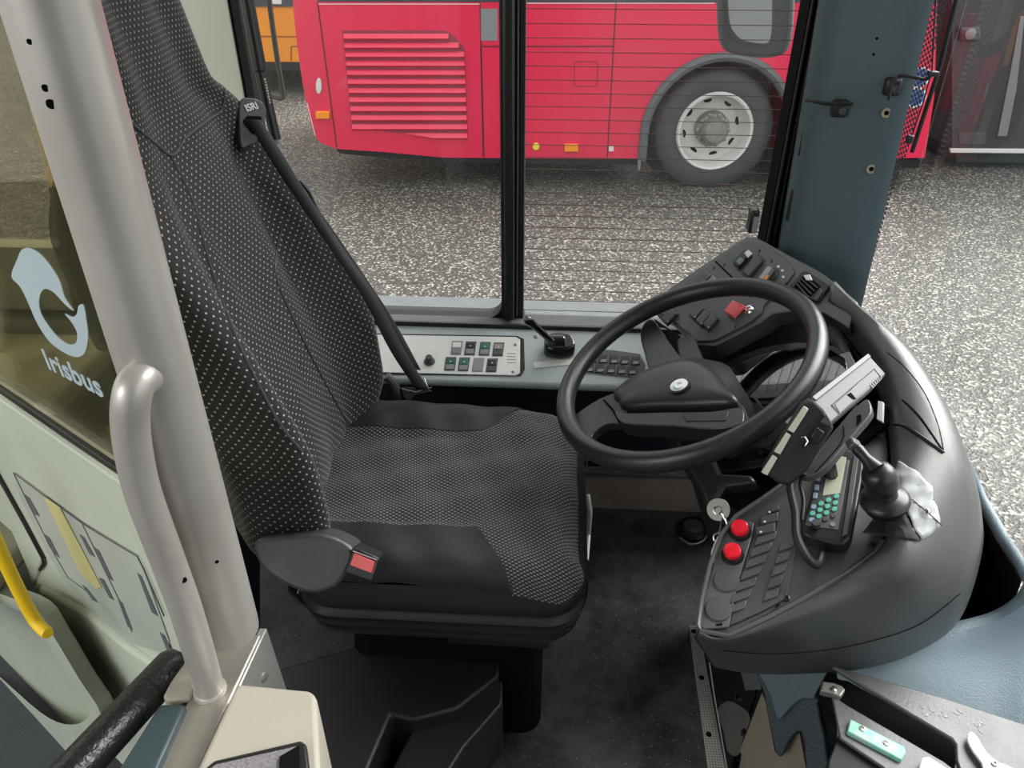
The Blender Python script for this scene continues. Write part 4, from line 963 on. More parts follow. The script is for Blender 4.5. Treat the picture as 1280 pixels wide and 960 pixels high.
MB().prism(px([(840, 545), (880, 540), (900, 590), (940, 592), (945, 602), (905, 606), (885, 640), (868, 600)], WP, -.11), WP.n * -.03).build('column_bracket', M['blk'], col_, bevel=.008)
# keys
kc = onZ(897, 637, .63)
ky = thing('key_ring', kc, 'bunch of keys with round metal tag hanging above the red buttons', 'keys')
KPl = Pl(kc, (-.3, -.75, .6))
MB().lathe(at(898, 637, KPl), KPl.n, [(.0175, 0), (.0175, .002), (.0003, .002)], 28).build('tag', M['steel'], ky, bevel=.0005)
MB().tube(px(ell(897, 638, 5, 5, 12), KPl, .003), .0012, 6, closed=True).build('ring', M['chrome'], ky)
for pts_ in (((902, 641), (908, 652), (911, 662)), ((903, 648), (901, 660), (898, 668)), ((898, 670), (893, 680), (890, 690))):
    MB().tube(px(pts_, KPl, .003), .0018, 6).build('ring', M['chrome'], ky)
MB().tube(px(ell(898, 672, 6, 6, 12), KPl, .001), .0015, 6, closed=True).build('ring', M['chrome'], ky)
MB().prism(px([(889, 688), (893, 684), (894, 702), (889, 704)], KPl, .001), KPl.n * .002).build('key', M['silver'], ky, bevel=.0005)
# dark round floor fitting and pedal
fp = onZ(868, 664, .02)
pd = thing('floor_switch', onZ(868, 664, 0), 'round black foot switch on the floor beside the column', 'foot switch')
MB().lathe(onZ(866, 664, 0), (0, 0, 1), [(.045, 0), (.045, .012), (.036, .02), (.034, .012), (.0003, .012)], 28).build('switch_base', M['blk'], pd)
MB().lathe(onZ(866, 664, 0.012), (0, 0, 1), [(.026, 0), (.026, .02), (.020, .026), (.0003, .026)], 24).build('switch_button', M['grey'], pd)
MB().tube(spl([onZ(850, 672, .02), onZ(862, 680, .02), onZ(876, 678, .02), onZ(884, 670, .02)], 4), .003, 8).build('guard_ring', M['steel'], pd)

# ------------------------------------------------------------------ on-board computer over the dash
cmp_ = thing('ticket_computer', onZ(1030, 580, .74), 'grey and black on-board computer mounted at an angle over the dashboard', 'computer')
TA, TB, TC, TD = onZ(1014, 497, .835), onZ(1086, 443, .86), onZ(1108, 467, .845), onZ(1036, 532, .815)
TP = plane3(TA, TB, TD)
CS = mat('case_grey', (.105, .107, .11), .4)
MB().prism([TA, TB, at(1108, 467, TP), at(1097, 480, TP), TD, at(1020, 515, TP)], TP.n * -.030).build('case', CS, cmp_, bevel=.003)
slab('case_ridge', [(1014, 497), (1084, 443), (1088, 447), (1019, 502)], TP, .003, M['greyl'], cmp_, bevel=.001)
slab('cover_plate', [(1043, 506), (1092, 461), (1100, 470), (1050, 517)], TP, .0008, CS, cmp_, bevel=.0005)
for a, b in (((1040, 506), (1093, 461)), ((1093, 461), (1101, 471)), ((1040, 506), (1050, 517))):
    MB().tube(px([a, b], TP, .001), .0006, 6).build('cover_groove', M['blk'], cmp_)
slab('case_slot', [(1058, 494), (1063, 491), (1070, 499), (1066, 500)], TP, .0012, M['void'], cmp_, bevel=0)
for k in range(6):
    slab('speaker_slit', [(1086 + k * 2.6, 480 - k * 2.0), (1088 + k * 2.6 - 1.2, 478.6 - k * 2.0), (1093 + k * 2 - .8, 484 - k * 2.1), (1092 + k * 2 - 1.2, 486 - k * 2.1)], TP, .0009, M['blk'], cmp_, bevel=0)
FA, FB, FC, FD = onZ(1008, 506, .835), onZ(1036, 531, .815), onZ(988, 606, .735), onZ(953, 590, .745)
FP = plane3(FA, FD, FC)
fb_ = MB().prism(px([(1005, 505), (1016, 499), (1030, 512), (1043, 535), (1010, 588), (988, 607), (975, 606), (953, 590)], FP), FP.n * -.04).build('keypad_body', M['blkm'], cmp_, bevel=.004)
for (x0, y0), (x1, y1) in (((1006, 508), (987, 537)), ((984, 541), (970, 564)), ((967, 569), (954, 590))):
    slab('key_strip', [(x0 - 1.5, y0 - 1), (x0 + 4.5, y0 + 3), (x1 + 5, y1 + 4), (x1 - 3, y1)], FP, .004, M['strip'], fb_, off=.0, bevel=.001)
MB().tube(px([(1001, 547), (1006, 546), (1010, 552), (1005, 559), (1000, 557)], FP, .003), .0016, 6).build('cable_clip', M['chrome'], fb_)
slab('connector', [(1012, 545), (1020, 532), (1030, 540), (1020, 556)], FP, .008, M['blk'], fb_, bevel=.002)
slab('latch', [(1024, 527), (1033, 517), (1040, 530), (1035, 533)], FP, .008, M['grey'], fb_, bevel=.002)
# arm plate behind the computer
GA, GB, GC = onZ(1088, 500, .80), onZ(1030, 590, .745), onZ(1005, 600, .73)
HPx = plane3(GA, GB, GC)
st_ = MB().prism(px(spl2([(1085, 499), (1089, 510), (1086, 520), (1062, 548), (1035, 580), (1015, 594), (1000, 594), (1012, 583), (1036, 546), (1055, 525), (1075, 504)], 3, True), HPx), HPx.n * -.012).build('rear_housing', M['dash_top'], cmp_, bevel=.004)
slab('housing_slot', [(1071, 520), (1076, 518), (1077, 526), (1071, 533)], HPx, .0008, M['void'], st_, bevel=0)
MB().tube(px([(1054, 533), (1055, 545), (1050, 556), (1020, 590)], HPx, .001), .0008, 6).build('housing_groove', M['void'], st_)
MB().tube([at(1035, 575, HPx, -.012), onZ(1040, 600, .69)], .010, 10).build('support_arm', M['blk'], cmp_)
# ------------------------------------------------------------------ radio handset
RD = PR.off(.016)
rdp = thing('radio', at(1040, 640, PR), 'black radio console with small display and teal keys on the dashboard', 'radio')
rb = MB().prism(px(spl2([(1029, 560), (1076, 566), (1080, 578), (1078, 600), (1066, 665), (1060, 676), (1052, 681), (1040, 679), (1014, 672), (1002, 664), (1006, 645), (1016, 612), (1023, 585)], 2, True), RD), RD.n * -.026).build('radio_body', M['blk'], rdp, bevel=.004, seg=3)
slab('faceplate', [(1032, 570), (1062, 576), (1048, 663), (1006, 657)], RD, .001, M['dash'], rb, bevel=.0005)
slab('display', [(1038, 568), (1058, 572), (1050, 617), (1028, 620)], RD, .001, M['lcd'], rb, off=.001, bevel=.0005, label='pale green display')
for x, y in ((1023, 598), (1021, 610), (1019, 620)): slab('key', [(x - 2.5, y - 4), (x + 3.2, y - 3.2), (x + 2.5, y + 4), (x - 3.5, y + 3.6)], RD, .002, M['bluekey'], rb, off=.001, bevel=.001)
KX = [(1016.8, 634), (1026, 630), (1035.5, 625.5), (1045.5, 621)]
for r_ in range(4):
    for k in range(4):
        x, y = KX[k][0] - r_ * 1.3, KX[k][1] + r_ * (8.0 if k else 8.2)
        if r_ == 3 and k == 0: continue
        m = M['bluekey'] if k == 0 and r_ != 1 else (M['teal'] if r_ < 3 else M['grey'])
        slab('key', ell(x, y, 3.7, 3.1, 10, -20), RD, .0022, m, rb, off=.001, bevel=.0008)
disc('volume_knob', 1020, 657, RD, .0055, .008, M['grey'], rb, off=.001, prof=[(.006, 0), (.0055, .009), (.0003, .009)])
disc('power_button', 1041, 656, RD, .005, .002, M['greyl'], rb, off=.001, prof=[(.0035, 0), (.0035, .0018), (.0003, .0018)])
slab('side_rail', [(1067, 570), (1074, 570), (1060, 668), (1052, 672)], RD, .003, M['grey'], rb, off=0, bevel=.001)
# coiled cable beside the radio
cb_ = tag(MB().tube(spl([onZ(1000, 590, .73), onZ(988, 606, .72), onZ(994, 640, .70), onZ(996, 670, .685), onZ(1008, 695, .67), onZ(1022, 706, .655), onZ(1028, 690, .65)], 8), .0058, 10).build('cable', M['rubber']), 'thick black cable looping down the left side of the radio', 'cable')
cb_ = tag(MB().tube(spl([onZ(1006, 592, .735), onZ(1000, 604, .72), onZ(1004, 625, .705), onZ(1002, 650, .692)], 8), .0028, 8).build('cable', M['blk']), 'thin black cable between the thick cable and the radio keypad', 'cable')
# recessed open box beyond the radio
slab('side_panel', [(1078, 545), (1106, 538), (1110, 570), (1106, 600), (1088, 610), (1078, 590)], PR, .004, M['dash'], dash, off=.0)
MB().lathe(at(1103, 545, PR, .004), PR.n, [(.004, 0), (.003, .003), (.0003, .003)], 12).build('screw', M['steel'], dash)
# ball mount
mb0 = onZ(1106, 626, .726); mb1 = onZ(1076, 556, .83); dv = (mb1 - mb0); ln = dv.length; dv.normalize()
mt = thing('ball_mount', mb0, 'black ball joint mount standing on the dashboard beside the radio', 'mount')
MB().lathe(mb0, dv * .55 + V((0, 0, .45)), [(.026, -.014), (.030, -.004), (.0325, 0), (.0325, .003), (.028, .008), (.017, .013), (.015, .022), (.0003, .022)], 32).build('mount_base', M['blk'], mt, smooth=50)
b1 = mb0 + (dv * .55 + V((0, 0, .45))).normalized() * .022
MB().lathe(b1, dv, [(.012, 0), (.020, .006), (.0225, .016), (.0225, .03), (.0195, .040), (.012, .046), (.0003, .047)], 28).build('ball_socket', M['blk'], mt, smooth=50)
b2 = b1 + dv * .044
hd = onZ(1067, 556, .80)
MB().tube([b2, b2 + (hd - b2) * .45, b2 + (hd - b2) * .8, hd], [.013, .0075, .0085, .006], 14).build('mount_neck', M['blk'], mt)
MB().box(hd, (.016, .016, .014), Matrix.Rotation(.5, 3, 'Y')).build('mount_head', M['grey'], mt, bevel=.003)
# crumpled paper taped to the cowl
def on_dash(pts_, off): return [hit(DB, x, y, off) for x, y in pts_]
pA = [(1124, 592), (1127, 582), (1150, 590), (1172, 606), (1180, 640), (1175, 660), (1163, 674), (1150, 676), (1140, 668), (1128, 640), (1120, 625)]
def patch(name, rowsA, rowsB, n, off, m, wob=.002, lin=0):
    A_ = spl2(rowsA, 5); B_ = spl2(rowsB, 5)
    if lin:
        f_ = lambda L: [(L[i][0] + (L[i + 1][0] - L[i][0]) * j / 5, L[i][1] + (L[i + 1][1] - L[i][1]) * j / 5) for i in range(len(L) - 1) for j in range(5)] + [L[-1]]
        A_, B_ = f_(rowsA), f_(rowsB)
    k_ = min(len(A_), len(B_)); rows_ = []
    for i in range(n + 1):
        t_ = i / n; r_ = []
        for j in range(k_):
            x = A_[j][0] * (1 - t_) + B_[j][0] * t_; y = A_[j][1] * (1 - t_) + B_[j][1] * t_
            p = hit(DB, x, y, off + wob * (1 + math.sin(x * .22 + y * .13) + .5 * math.sin(y * .35)))
            r_.append(p or onZ(x, y, .69))
        rows_.append(r_)
    return MB().loft(rows_, closed=False).build(name, m, smooth=25, solid=.0006)
pp_ = tag(patch('paper_sheet', [(1120, 590), (1120, 603), (1128, 628), (1138, 652), (1150, 676)], [(1126, 578), (1148, 592), (1163, 609), (1169, 635), (1175, 659)], 10, .001, M['paper'], .0018, 1), 'crumpled white paper taped onto the dashboard cowl beside the ball mount', 'paper')
tp_ = tag(patch('cloth_scrap', [(1100, 634), (1094, 645), (1086, 656), (1078, 666)], [(1122, 630), (1131, 645), (1140, 662), (1149, 677)], 8, .0012, mat('dark_tape', (.035, .035, .036), .75, spec=.15), .0012, 1), 'black flap of tape below the ball mount, left of the white paper', 'tape')
wp_ = hit(DB, 1155, 641, .006)
wt = thing('fixing_pin', wp_, 'metal pin with thin wire pushed through the white paper', 'pin')
MB().tube([hit(DB, 1139, 626, .004), hit(DB, 1155, 643, .009), hit(DB, 1173, 657, .005)], .0008, 6).build('wire', M['blk'], wt)
MB().lathe(hit(DB, 1156, 641, .0045), wp_ - hit(DB, 1155, 641, 0), [(.005, 0), (.0045, .003), (.0022, .005), (.0003, .006)], 14).build('pin_head', M['chrome'], wt)
# pen case lid beyond: small white tab near vents made part of dash

# ------------------------------------------------------------------ left: partition glass, moulded lower panel
ga_, gb_ = onZ(215, 625, .776), onZ(0, 480, .776)
gd = (gb_ - ga_).normalized(); gn = gd.cross(V((0, 0, 1))).normalized()
if gn.dot(CAM - ga_) < 0: gn = -gn
PG = Pl(ga_, gn)
def gp(a, z, o=0): return ga_ + gd * a + V((0, 0, z - .776)) + gn * o
part = thing('cab_partition', gp(.2, 0), 'cab partition with tinted glass above and pale green moulded panel with slots below', 'partition')
glz = MB().prism([gp(-.005, .776), gp(.62, .776), gp(.62, 1.95), gp(-.005, 1.95)], gn * -.006).build('glass_pane', M['oglass'], part)
MB().prism([gp(-.005, .764), gp(.7, .764), gp(.7, .778), gp(-.005, .778)], gn * .008).build('glazing_seal', M['blk'], part, bevel=.002)
# moulded panel: main face, lip, recessed pocket with cover and slots
main = [(-60, 450), (225, 648), (240, 700), (262, 860), (200, 850), (150, 830), (60, 742), (52, 745), (46, 752), (38, 740), (56, 702), (54, 690), (0, 592), (-60, 520)]
MB().prism(px(main, PG), gn * -.03).build('panel', M['green'], part, bevel=.006, seg=3)
MB().tube(px([(-20, 482), (80, 552), (150, 600), (222, 650)], PG, .003), .006, 8).build('panel_lip', M['green'], part)
MB().prism(px([(17, 591), (106, 655), (172, 696), (180, 710), (212, 800), (214, 818), (150, 800), (78, 720), (60, 690), (28, 625)], PG, .0005), gn * .002).build('pocket_cover', M['greend'], part, bevel=.001)
MB().tube(px([(17, 591), (60, 623), (104, 655), (140, 677), (172, 696), (180, 712), (205, 770)], PG, .003), .0012, 6).build('cover_edge', M['arch'], part)
MB().tube(px([(102, 653), (125, 700), (150, 752), (165, 790)], PG, .003), .0010, 6).build('cover_edge', M['arch'], part)
MB().tube(px([(17, 591), (32, 622), (62, 682), (85, 722), (110, 740)], PG, .003), .0010, 6).build('cover_edge', M['arch'], part)
for q in ([(31, 618), (37, 622), (50, 645), (44, 643)], [(56, 668), (62, 672), (75, 697), (68, 692)], [(100, 668), (106, 672), (119, 696), (112, 692)], [(118, 684), (124, 688), (142, 726), (136, 722)], [(124, 722), (130, 724), (143, 750), (137, 747)],
          [(148, 750), (153, 753), (166, 787), (160, 783)], [(103, 731), (109, 735), (123, 753), (116, 750)], [(172, 716), (177, 720), (198, 770), (190, 765)], [(200, 790), (206, 794), (214, 812), (209, 812)]):
    MB().prism(px(q, PG, .0026), gn * .0008).build('slot', M['arch'], part)
MB().prism(px([(56, 620), (76, 634), (128, 734), (122, 736), (100, 712)], PG, .0026), gn * .003).build('yellowed_rib', mat('yellowed_plastic', (.62, .56, .25), .4), part, bevel=.002)
# gap and outer return on the left
MB().tube(px([(-20, 560), (0, 598), (30, 652), (54, 697), (55, 704), (50, 712)], PG, .004), .0042, 8).build('gap_seal', M['blk'], part)
PG2 = PG.off(-.06)
MB().prism(px([(-60, 560), (0, 600), (52, 700), (46, 725), (38, 735), (34, 712), (14, 665), (-60, 600)], PG), gn * -.05).build('return_flange', M['green'], part, bevel=.006)
# lower moulded trough beneath
tr0 = [(46, 735), (62, 742), (110, 770), (150, 805), (215, 850), (225, 960), (150, 960), (120, 920), (95, 860), (70, 800)]
MB().prism(px(tr0, PG, .012), gn * -.05).build('lower_moulding', M['green'], part, bevel=.010, seg=3)
MB().prism(px([(104, 848), (112, 845), (135, 862), (150, 880), (150, 930), (125, 905)], PG, .0122), gn * .0015).build('hand_recess', M['greend'], part, bevel=.002)
# glass lettering and emblem
t1 = text('lettering', 'Irisbus', (60, 460), (134, 499), PG, .044, M['logoblue'], glz, off=.001, sxx=1.28, bold=.0008)
# emblem: dolphin-like curl seen on the glass
outer = spl2([(15, 345), (22, 325), (28, 312), (38, 310), (52, 318), (66, 335), (76, 352), (82, 372), (93, 388), (82, 380), (68, 365), (56, 361), (50, 372), (51, 388), (58, 402), (72, 420), (86, 430), (96, 428), (97, 415), (90, 402), (82, 392), (91, 396), (97, 392), (99, 382), (105, 381), (108, 395), (111, 420), (107, 440), (98, 446), (84, 442), (64, 428), (48, 405), (36, 378), (26, 358)], 3, True)
eo = MB().prism(px(outer, PG, .001), gn * .001).build('emblem', M['logoblue'], glz)
# main pole and the handrail
pole0 = V((-.449, .716, .0))
pxp = at(287, 780, Pl((0, .705, 0), (0, 1, 0)))
pl_ = thing('pole', V((pxp.x, pxp.y, .54)), 'thick grey vertical stanchion at the cab entrance with worn screw holes', 'pole')
ptop = at(62, 0, Pl((0, .685, 0), (0, 1, 0))); pdir = (ptop - pxp).normalized()
ext_ = pxp + pdir * ((2.03 - pxp.z) / pdir.z)
pr_ = .0385
MB().tube([pxp - pdir * .012, pxp + pdir * .002, ext_], [pr_ * .98, pr_, pr_], 32).build('tube', M['pole'], pl_, smooth=60)
PB = bvh(pl_.children[0])
for x, y, r_ in ((37, 52, .0022), (57, 110, .003), (64, 130, .004), (271, 702, .0025)):
    p = hit(PB, x, y, 0)
    if p: MB().lathe(p, (CAM - p).normalized() * 1 + V((0, 0, -.3)), [(r_, -.004), (r_, .0012), (.0003, .0012)], 12).build('screw_hole', M['tan'] if r_ > .005 else M['void'], pl_)
hr = thing('grab_rail', onZ(262, 868, .545), 'grey tubular grab rail curving from the thick pole down to the metal ledge', 'grab rail')
h_ = [(190, 470, .725, .69), (178, 466, .725, .665), (168, 480, .70, .645), (163, 505, .68, .635), (162, 535, .68, .632)]
pth = []
for x, y, Y_ in ((196, 474, .690), (184, 470, .668), (171, 478, .650), (164, 500, .640), (163, 530, .638), (168, 570, .638), (180, 620, .638), (206, 690, .638), (235, 770, .638), (262, 862, .638)):
    pth.append(onY(x, y, Y_))
MB().tube(spl(pth, 5), .0195, 24).build('rail_tube', M['pole'], hr, smooth=60)
MB().lathe(pth[-1] - V((0, 0, .004)), V((0, 0, 1)), [(.0225, 0), (.0225, .004), (.020, .008), (.0195, .0085)], 20).build('weld_collar', M['pole'], hr)
RB = bvh([o for o in hr.children][0]); p = hit(RB, 230, 725, 0)
if p: MB().lathe(p, (CAM - p).normalized() + V((0, 0, -.5)), [(.0035, -.003), (.0035, .001), (.0003, .001)], 12).build('screw_hole', M['void'], hr)
# metal ledge the pole stands on
LZ = pth[-1].z - .002
lg = thing('ledge', onZ(260, 900, 0), 'brushed metal ledge with rounded edge carrying the pole and grab rail', 'ledge')
LGP = Pl((0, 0, LZ), (0, 0, 1))
p1, p2, p3, p4 = px([(273, 798), (327, 792), (236, 985), (180, 985)], LGP)
MB().prism([p1, p2, p3, p4], V((0, 0, -.03))).build('top_plate', M['beam'], lg, bevel=.004, seg=3)
sd1 = p2; sd0 = p3
spn = Pl(p2, ((p2 - p3).cross(V((0, 0, 1)))))
MB().prism([sd1 + V((.004, .012, -.002)), sd0 + V((.004, 0, -.002)), sd0 + V((.004, 0, -.54)), sd1 + V((.03, .012, -.54))], V((-.012, 0, 0))).build('side_plate', M['alu'], lg, bevel=.002)
sp_ = at(330, 846, Pl(p2 + V((.006, 0, 0)), (1, -.1, 0)))
MB().lathe(sp_, (1, -.3, .2), [(.007, -.001), (.007, .002), (.003, .0035), (.0003, .003)], 18).build('screw', M['steel'], lg)
MB().prism([p1 + V((-.006, .0, -.003)), p4 + V((-.006, 0, -.003)), p4 + V((0, 0, -.003)), p1 + V((0, 0, -.003))], V((0, 0, .001))).build('edge_seal', M['blk'], lg)
# beige block and dark blue box left of the ledge
bk_ = onZ(232, 845, LZ + .004)
t = thing('post_cover', onZ(220, 860, .45), 'small beige plastic cover wedged between grab rail foot and black padded bar', 'cover')
MB().prism(px(spl2([(240, 812), (256, 800), (262, 820), (237, 873), (208, 876), (203, 870), (212, 853)], 1, True), LGP, .006), V((0, 0, -.06))).build('cover_shell', M['beige'], t, bevel=.004, seg=3)
t = thing('ticket_bin', onZ(190, 920, .4), 'dark blue-grey box beside the metal ledge at the bottom left', 'box')
MB().prism(px([(199, 879), (233, 879), (186, 985), (132, 985)], LGP, .012), V((0, 0, -.12))).build('box_body', mat('dark_blue_box', (.035, .055, .065), .45, bump=.2), t, bevel=.006, seg=3)
# padded bar
a, b = onZ(216, 832, .50), onZ(60, 1000, .50)
tg = thing('padded_bar', V(((a + b) / 2)), 'black leathery padded bar running out of the bottom left corner', 'padded bar')
MB().tube([a + (a - b).normalized() * .018, a + (a - b).normalized() * .012, a, b], [.010, .021, .026, .027], 20).build('padding', mat('padded_vinyl', (.012, .013, .013), .32, bump=.8, bscale=160), tg, smooth=70)
# lower door moulding under bar: pale bowl on the saloon side
bz_ = part
SP = PG.off(-.10)
bo = spl2([(-80, 715), (0, 742), (44, 762), (67, 795), (100, 850), (128, 896), (118, 930), (88, 945), (56, 938), (0, 882), (-60, 825)], 3, True)
bi = spl2([(-70, 725), (-5, 752), (36, 770), (56, 800), (86, 848), (112, 884), (104, 902), (80, 905), (50, 890), (0, 846), (-55, 798)], 3, True)
b0, b1, b2, b3 = px(bo, PG, .07), px(bo, PG, .082), px(bi, PG, .080), px(bi, PG, .035)
cc = sum(b3, V((0, 0, 0))) / len(b3)
MB().loft([[p - gn * .03 for p in b0], b0, b1, b2, b3, [cc + (p - cc) * .5 - gn * .012 for p in b3]]).build('lower_bowl', mat('lower_moulding', (.42, .45, .36), .45, var=.1), part, smooth=50, bevel=.003)
SP2 = PG.off(-.16)
MB().prism(px(spl2([(-60, 600), (0, 625), (25, 680), (40, 735), (60, 780), (-60, 760)], 2, True), SP2), gn * -.03).build('panel_upper', M['white'], bz_, bevel=.01)
# yellow handrails in the saloon
yr = thing('handrail', onY(30, 730, .98), 'yellow handrail at the lower left edge in front of pale moulding', 'handrail')
YP = PG.off(.11)
MB().tube(spl(px([(-30, 620), (0, 688), (22, 735), (44, 776), (60, 792)], YP), 4), [.0105] * 16 + [.009], 14).build('rail', M['yel'], yr)
yr = thing('handrail', onY(30, 130, 2.2), 'yellow vertical handrail seen through the tinted partition glass', 'handrail')
MB().tube([onY(12, -20, 1.5), onY(72, 232, 1.5)], .016, 14).build('rail', M['yel'], yr)
MB().tube([onY(72, 232, 1.5), onY(105, 400, 1.5)], .017, 14).build('rail_sleeve', M['blkm'], yr)
# saloon seats beyond the glass
def saloon_seat(x, y, z, s_, label):
    t = thing('passenger_seat', V((x, y, GZ + .06)), label, 'seat', 'saloon seats behind the partition')
    sh = [(.0, .0), (.02, .06), (.045, .14), (.10, .17), (.2, .185), (.38, .19), (.55, .20), (.66, .185), (.70, .13), (.71, .0)]
    rg = [[V((x + h * .18 * -1 + dx, y + w_ * s__, z + h)) for s__, dx in ((-1, .03), (-.7, .0), (0, -.02), (.7, .0), (1, .03), (1, -.03), (0, -.06), (-1, -.03))] for w_, h in [(b_ + .04, a_) for a_, b_ in sh]]
    MB().loft(rg).build('backrest', M['seatshell'], t, bevel=.01, smooth=60)
    MB().box((x + .2, y, z + .02), (.42, .42, .07)).build('seat_pan', M['seatshell'], t, bevel=.02)
    MB().box((x - .02, y, z - .03), (.10, .30, .10)).build('bracket', M['greyl'], t, bevel=.01)
sx1 = onY(20, 240, 1.45)
saloon_seat(sx1.x - .35, 1.32, sx1.z - .42, 1, 'olive-beige saloon seat nearest behind the tinted partition glass')
sx2 = onY(50, 380, 1.25)
saloon_seat(sx2.x - .62, 1.15, sx2.z - .62, 1, 'lower olive-beige saloon seat behind the silver lettering on the glass')
struct(MB().box((-1.75, 1.60, .1), (1.3, .05, 1.3)).build('wall_rear', mat('saloon_wall', (.34, .34, .27), .6, var=.15)))
sb_ = thing('casing', onY(80, 270, 1.3), 'black curved casing behind the partition beside the yellow handrail', 'casing')
MB().prism(px(spl2([(62, 235), (70, 215), (90, 220), (110, 250), (130, 330), (150, 420), (120, 440), (95, 380), (60, 300)], 3, True), Pl(onY(80, 270, 1.1), (0.2, -1, 0))), V((0, .06, 0))).build('casing_shell', M['blkm'], sb_, bevel=.015)
# ------------------------------------------------------------------ ticket counter block, bottom left of centre
cn = thing('ticket_machine', onZ(320, 920, .3), 'beige ticket machine housing with black framed tray at the bottom edge', 'ticket machine')
CZ = Pl((0, 0, .535), (0, 0, 1))
cp_ = px([(296, 853), (388, 862), (396, 870), (402, 1000), (228, 1000)], CZ)
MB().prism(cp_, V((0, 0, -.30))).build('housing', M['beige'], cn, bevel=.008, seg=4)
CF = px([(253, 962), (268, 950), (376, 925), (383, 930), (392, 1010), (240, 1010)], CZ, .014)
MB().prism(CF, V((0, 0, -.016))).build('tray_frame', M['blk'], cn, bevel=.003)
MB().prism(px([(262, 962), (270, 956), (372, 933), (350, 950), (348, 1010), (240, 1010)], CZ, .0145), V((0, 0, .0008))).build('tray_mat', mat('tray_mat', (.26, .24, .25), .85, bump=1, bscale=300, var=.4, vscale=300), cn)
MB().prism(px([(350, 948), (374, 934), (376, 1010), (348, 1010)], CZ, .0145), V((0, 0, .004))).build('tray_slot', M['void'], cn)
# ------------------------------------------------------------------ floor steps at the seat foot
sf = thing('floor_housing', onZ(500, 900, 0), 'black moulded floor housing with stepped sloping edges under the seat', 'housing')
ZA = Pl((0, 0, .16), (0, 0, 1))
fhm = mat('floor_housing', (.014, .015, .015), .42, bump=.3, bscale=500)
ZA = Pl((0, 0, .20), (0, 0, 1))
stp = px([(440, 1010), (488, 893), (516, 901), (572, 886), (624, 845), (624, 800), (470, 800), (335, 840), (335, 1000)], ZA)
MB().prism(stp, V((0, 0, -.198))).build('housing_body', fhm, sf, bevel=.006, seg=3)
MB().prism(px([(470, 1000), (518, 905), (574, 890), (628, 848), (628, 880), (580, 935), (540, 1000)], Pl((0, 0, .165), (0, 0, 1))), V((0, 0, -.16))).build('housing_step', fhm, sf, bevel=.005, seg=3)
# side floor patch behind (rubber) with screws
rp_ = struct(MB().prism(px([(325, 690), (480, 720), (620, 800), (620, 860), (340, 880), (325, 800)], Pl((0, 0, .17), (0, 0, 1))), V((0, 0, -.165))).build('floor', M['floor']))
# ------------------------------------------------------------------ right: threshold strip, lower panels, tray
ts = struct(MB().prism(px([(861, 781), (874, 781), (884, 838), (909, 968), (886, 968), (874, 880)], Pl((0, 0, .004), (0, 0, 1))), V((0, 0, -.004))).build('trim_12', M['tread'], bevel=.001))
for x, y in ((877, 847), (886, 918), (867, 789)): MB().lathe(onZ(x, y, .0042), (0, 0, 1), [(.006, 0), (.006, .0004), (.0003, .0004)], 12).build('screw_hole', M['void'], ts)
sc_ = thing('side_skirt', onZ(930, 900, 0), 'dark scuffed side skirt with bolts beside the diamond tread strip', 'skirt panel')
SK = Pl(onZ(892, 880, .02), (-.9, -.15, .5))
MB().prism(px([(884, 820), (960, 820), (960, 870), (905, 990), (912, 990), (890, 868)], SK), SK.n * -.02).build('skirt_plate', M['blk'], sc_, bevel=.002)
MB().prism(px(spl2([(899, 884), (906, 878), (915, 877), (935, 890), (937, 904), (930, 920), (926, 938), (921, 945), (910, 940), (905, 915), (898, 895)], 2, True), SK, .001), SK.n * .0008).build('worn_patch', M['steel'], sc_)
MB().prism(px([(926, 838), (950, 838), (952, 862), (932, 863)], SK, .001), SK.n * .001).build('metal_tab', M['arch'], sc_)
for x, y in ((921, 871), (930, 916)):
    MB().lathe(at(x, y, SK, .001), SK.n, [(.008, 0), (.008, .0015), (.003, .003), (.0003, .003)], 14).build('bolt', M['chrome'], sc_)
MB().tube(px([(887, 828), (893, 870), (900, 910), (910, 968)], SK, .002), .0012, 6).build('skirt_edge', M['silver'], sc_)
TPn = Pl(onZ(950, 900, .12), (-.75, -.5, .35))
tn = tag(slab('corner_panel', [(952, 866), (958, 880), (968, 940), (978, 945), (985, 925), (999, 916), (1009, 970), (1012, 1000), (900, 1000), (917, 958)], TPn, -.01, M['tan']), 'tan triangular panel below the dashboard at the bottom edge', 'panel')
bl_ = thing('lower_fascia', onZ(1000, 900, .2), 'blue-grey lower dashboard fascia with pointed wavy edge', 'fascia')
BLP = Pl(onZ(990, 880, .22), (-.6, -.65, .35))
MB().prism(px(spl2([(948, 820), (1046, 820), (1036, 840), (1020, 870), (1016, 876), (1005, 874), (990, 884), (976, 900), (970, 898), (962, 870)], 2, True), BLP, .012), BLP.n * -.02).build('fascia_upper', M['blue'], bl_, bevel=.005)
MB().prism(px(spl2([(944, 815), (1034, 830), (1022, 880), (1030, 920), (1036, 990), (1012, 990), (1004, 925), (997, 915), (986, 928), (978, 945), (970, 942), (962, 910), (954, 865)], 2, True), BLP), BLP.n * -.02).build('fascia_lower', mat('deep_blue_trim', (.022, .037, .047), .45, bump=.4), bl_, bevel=.005)
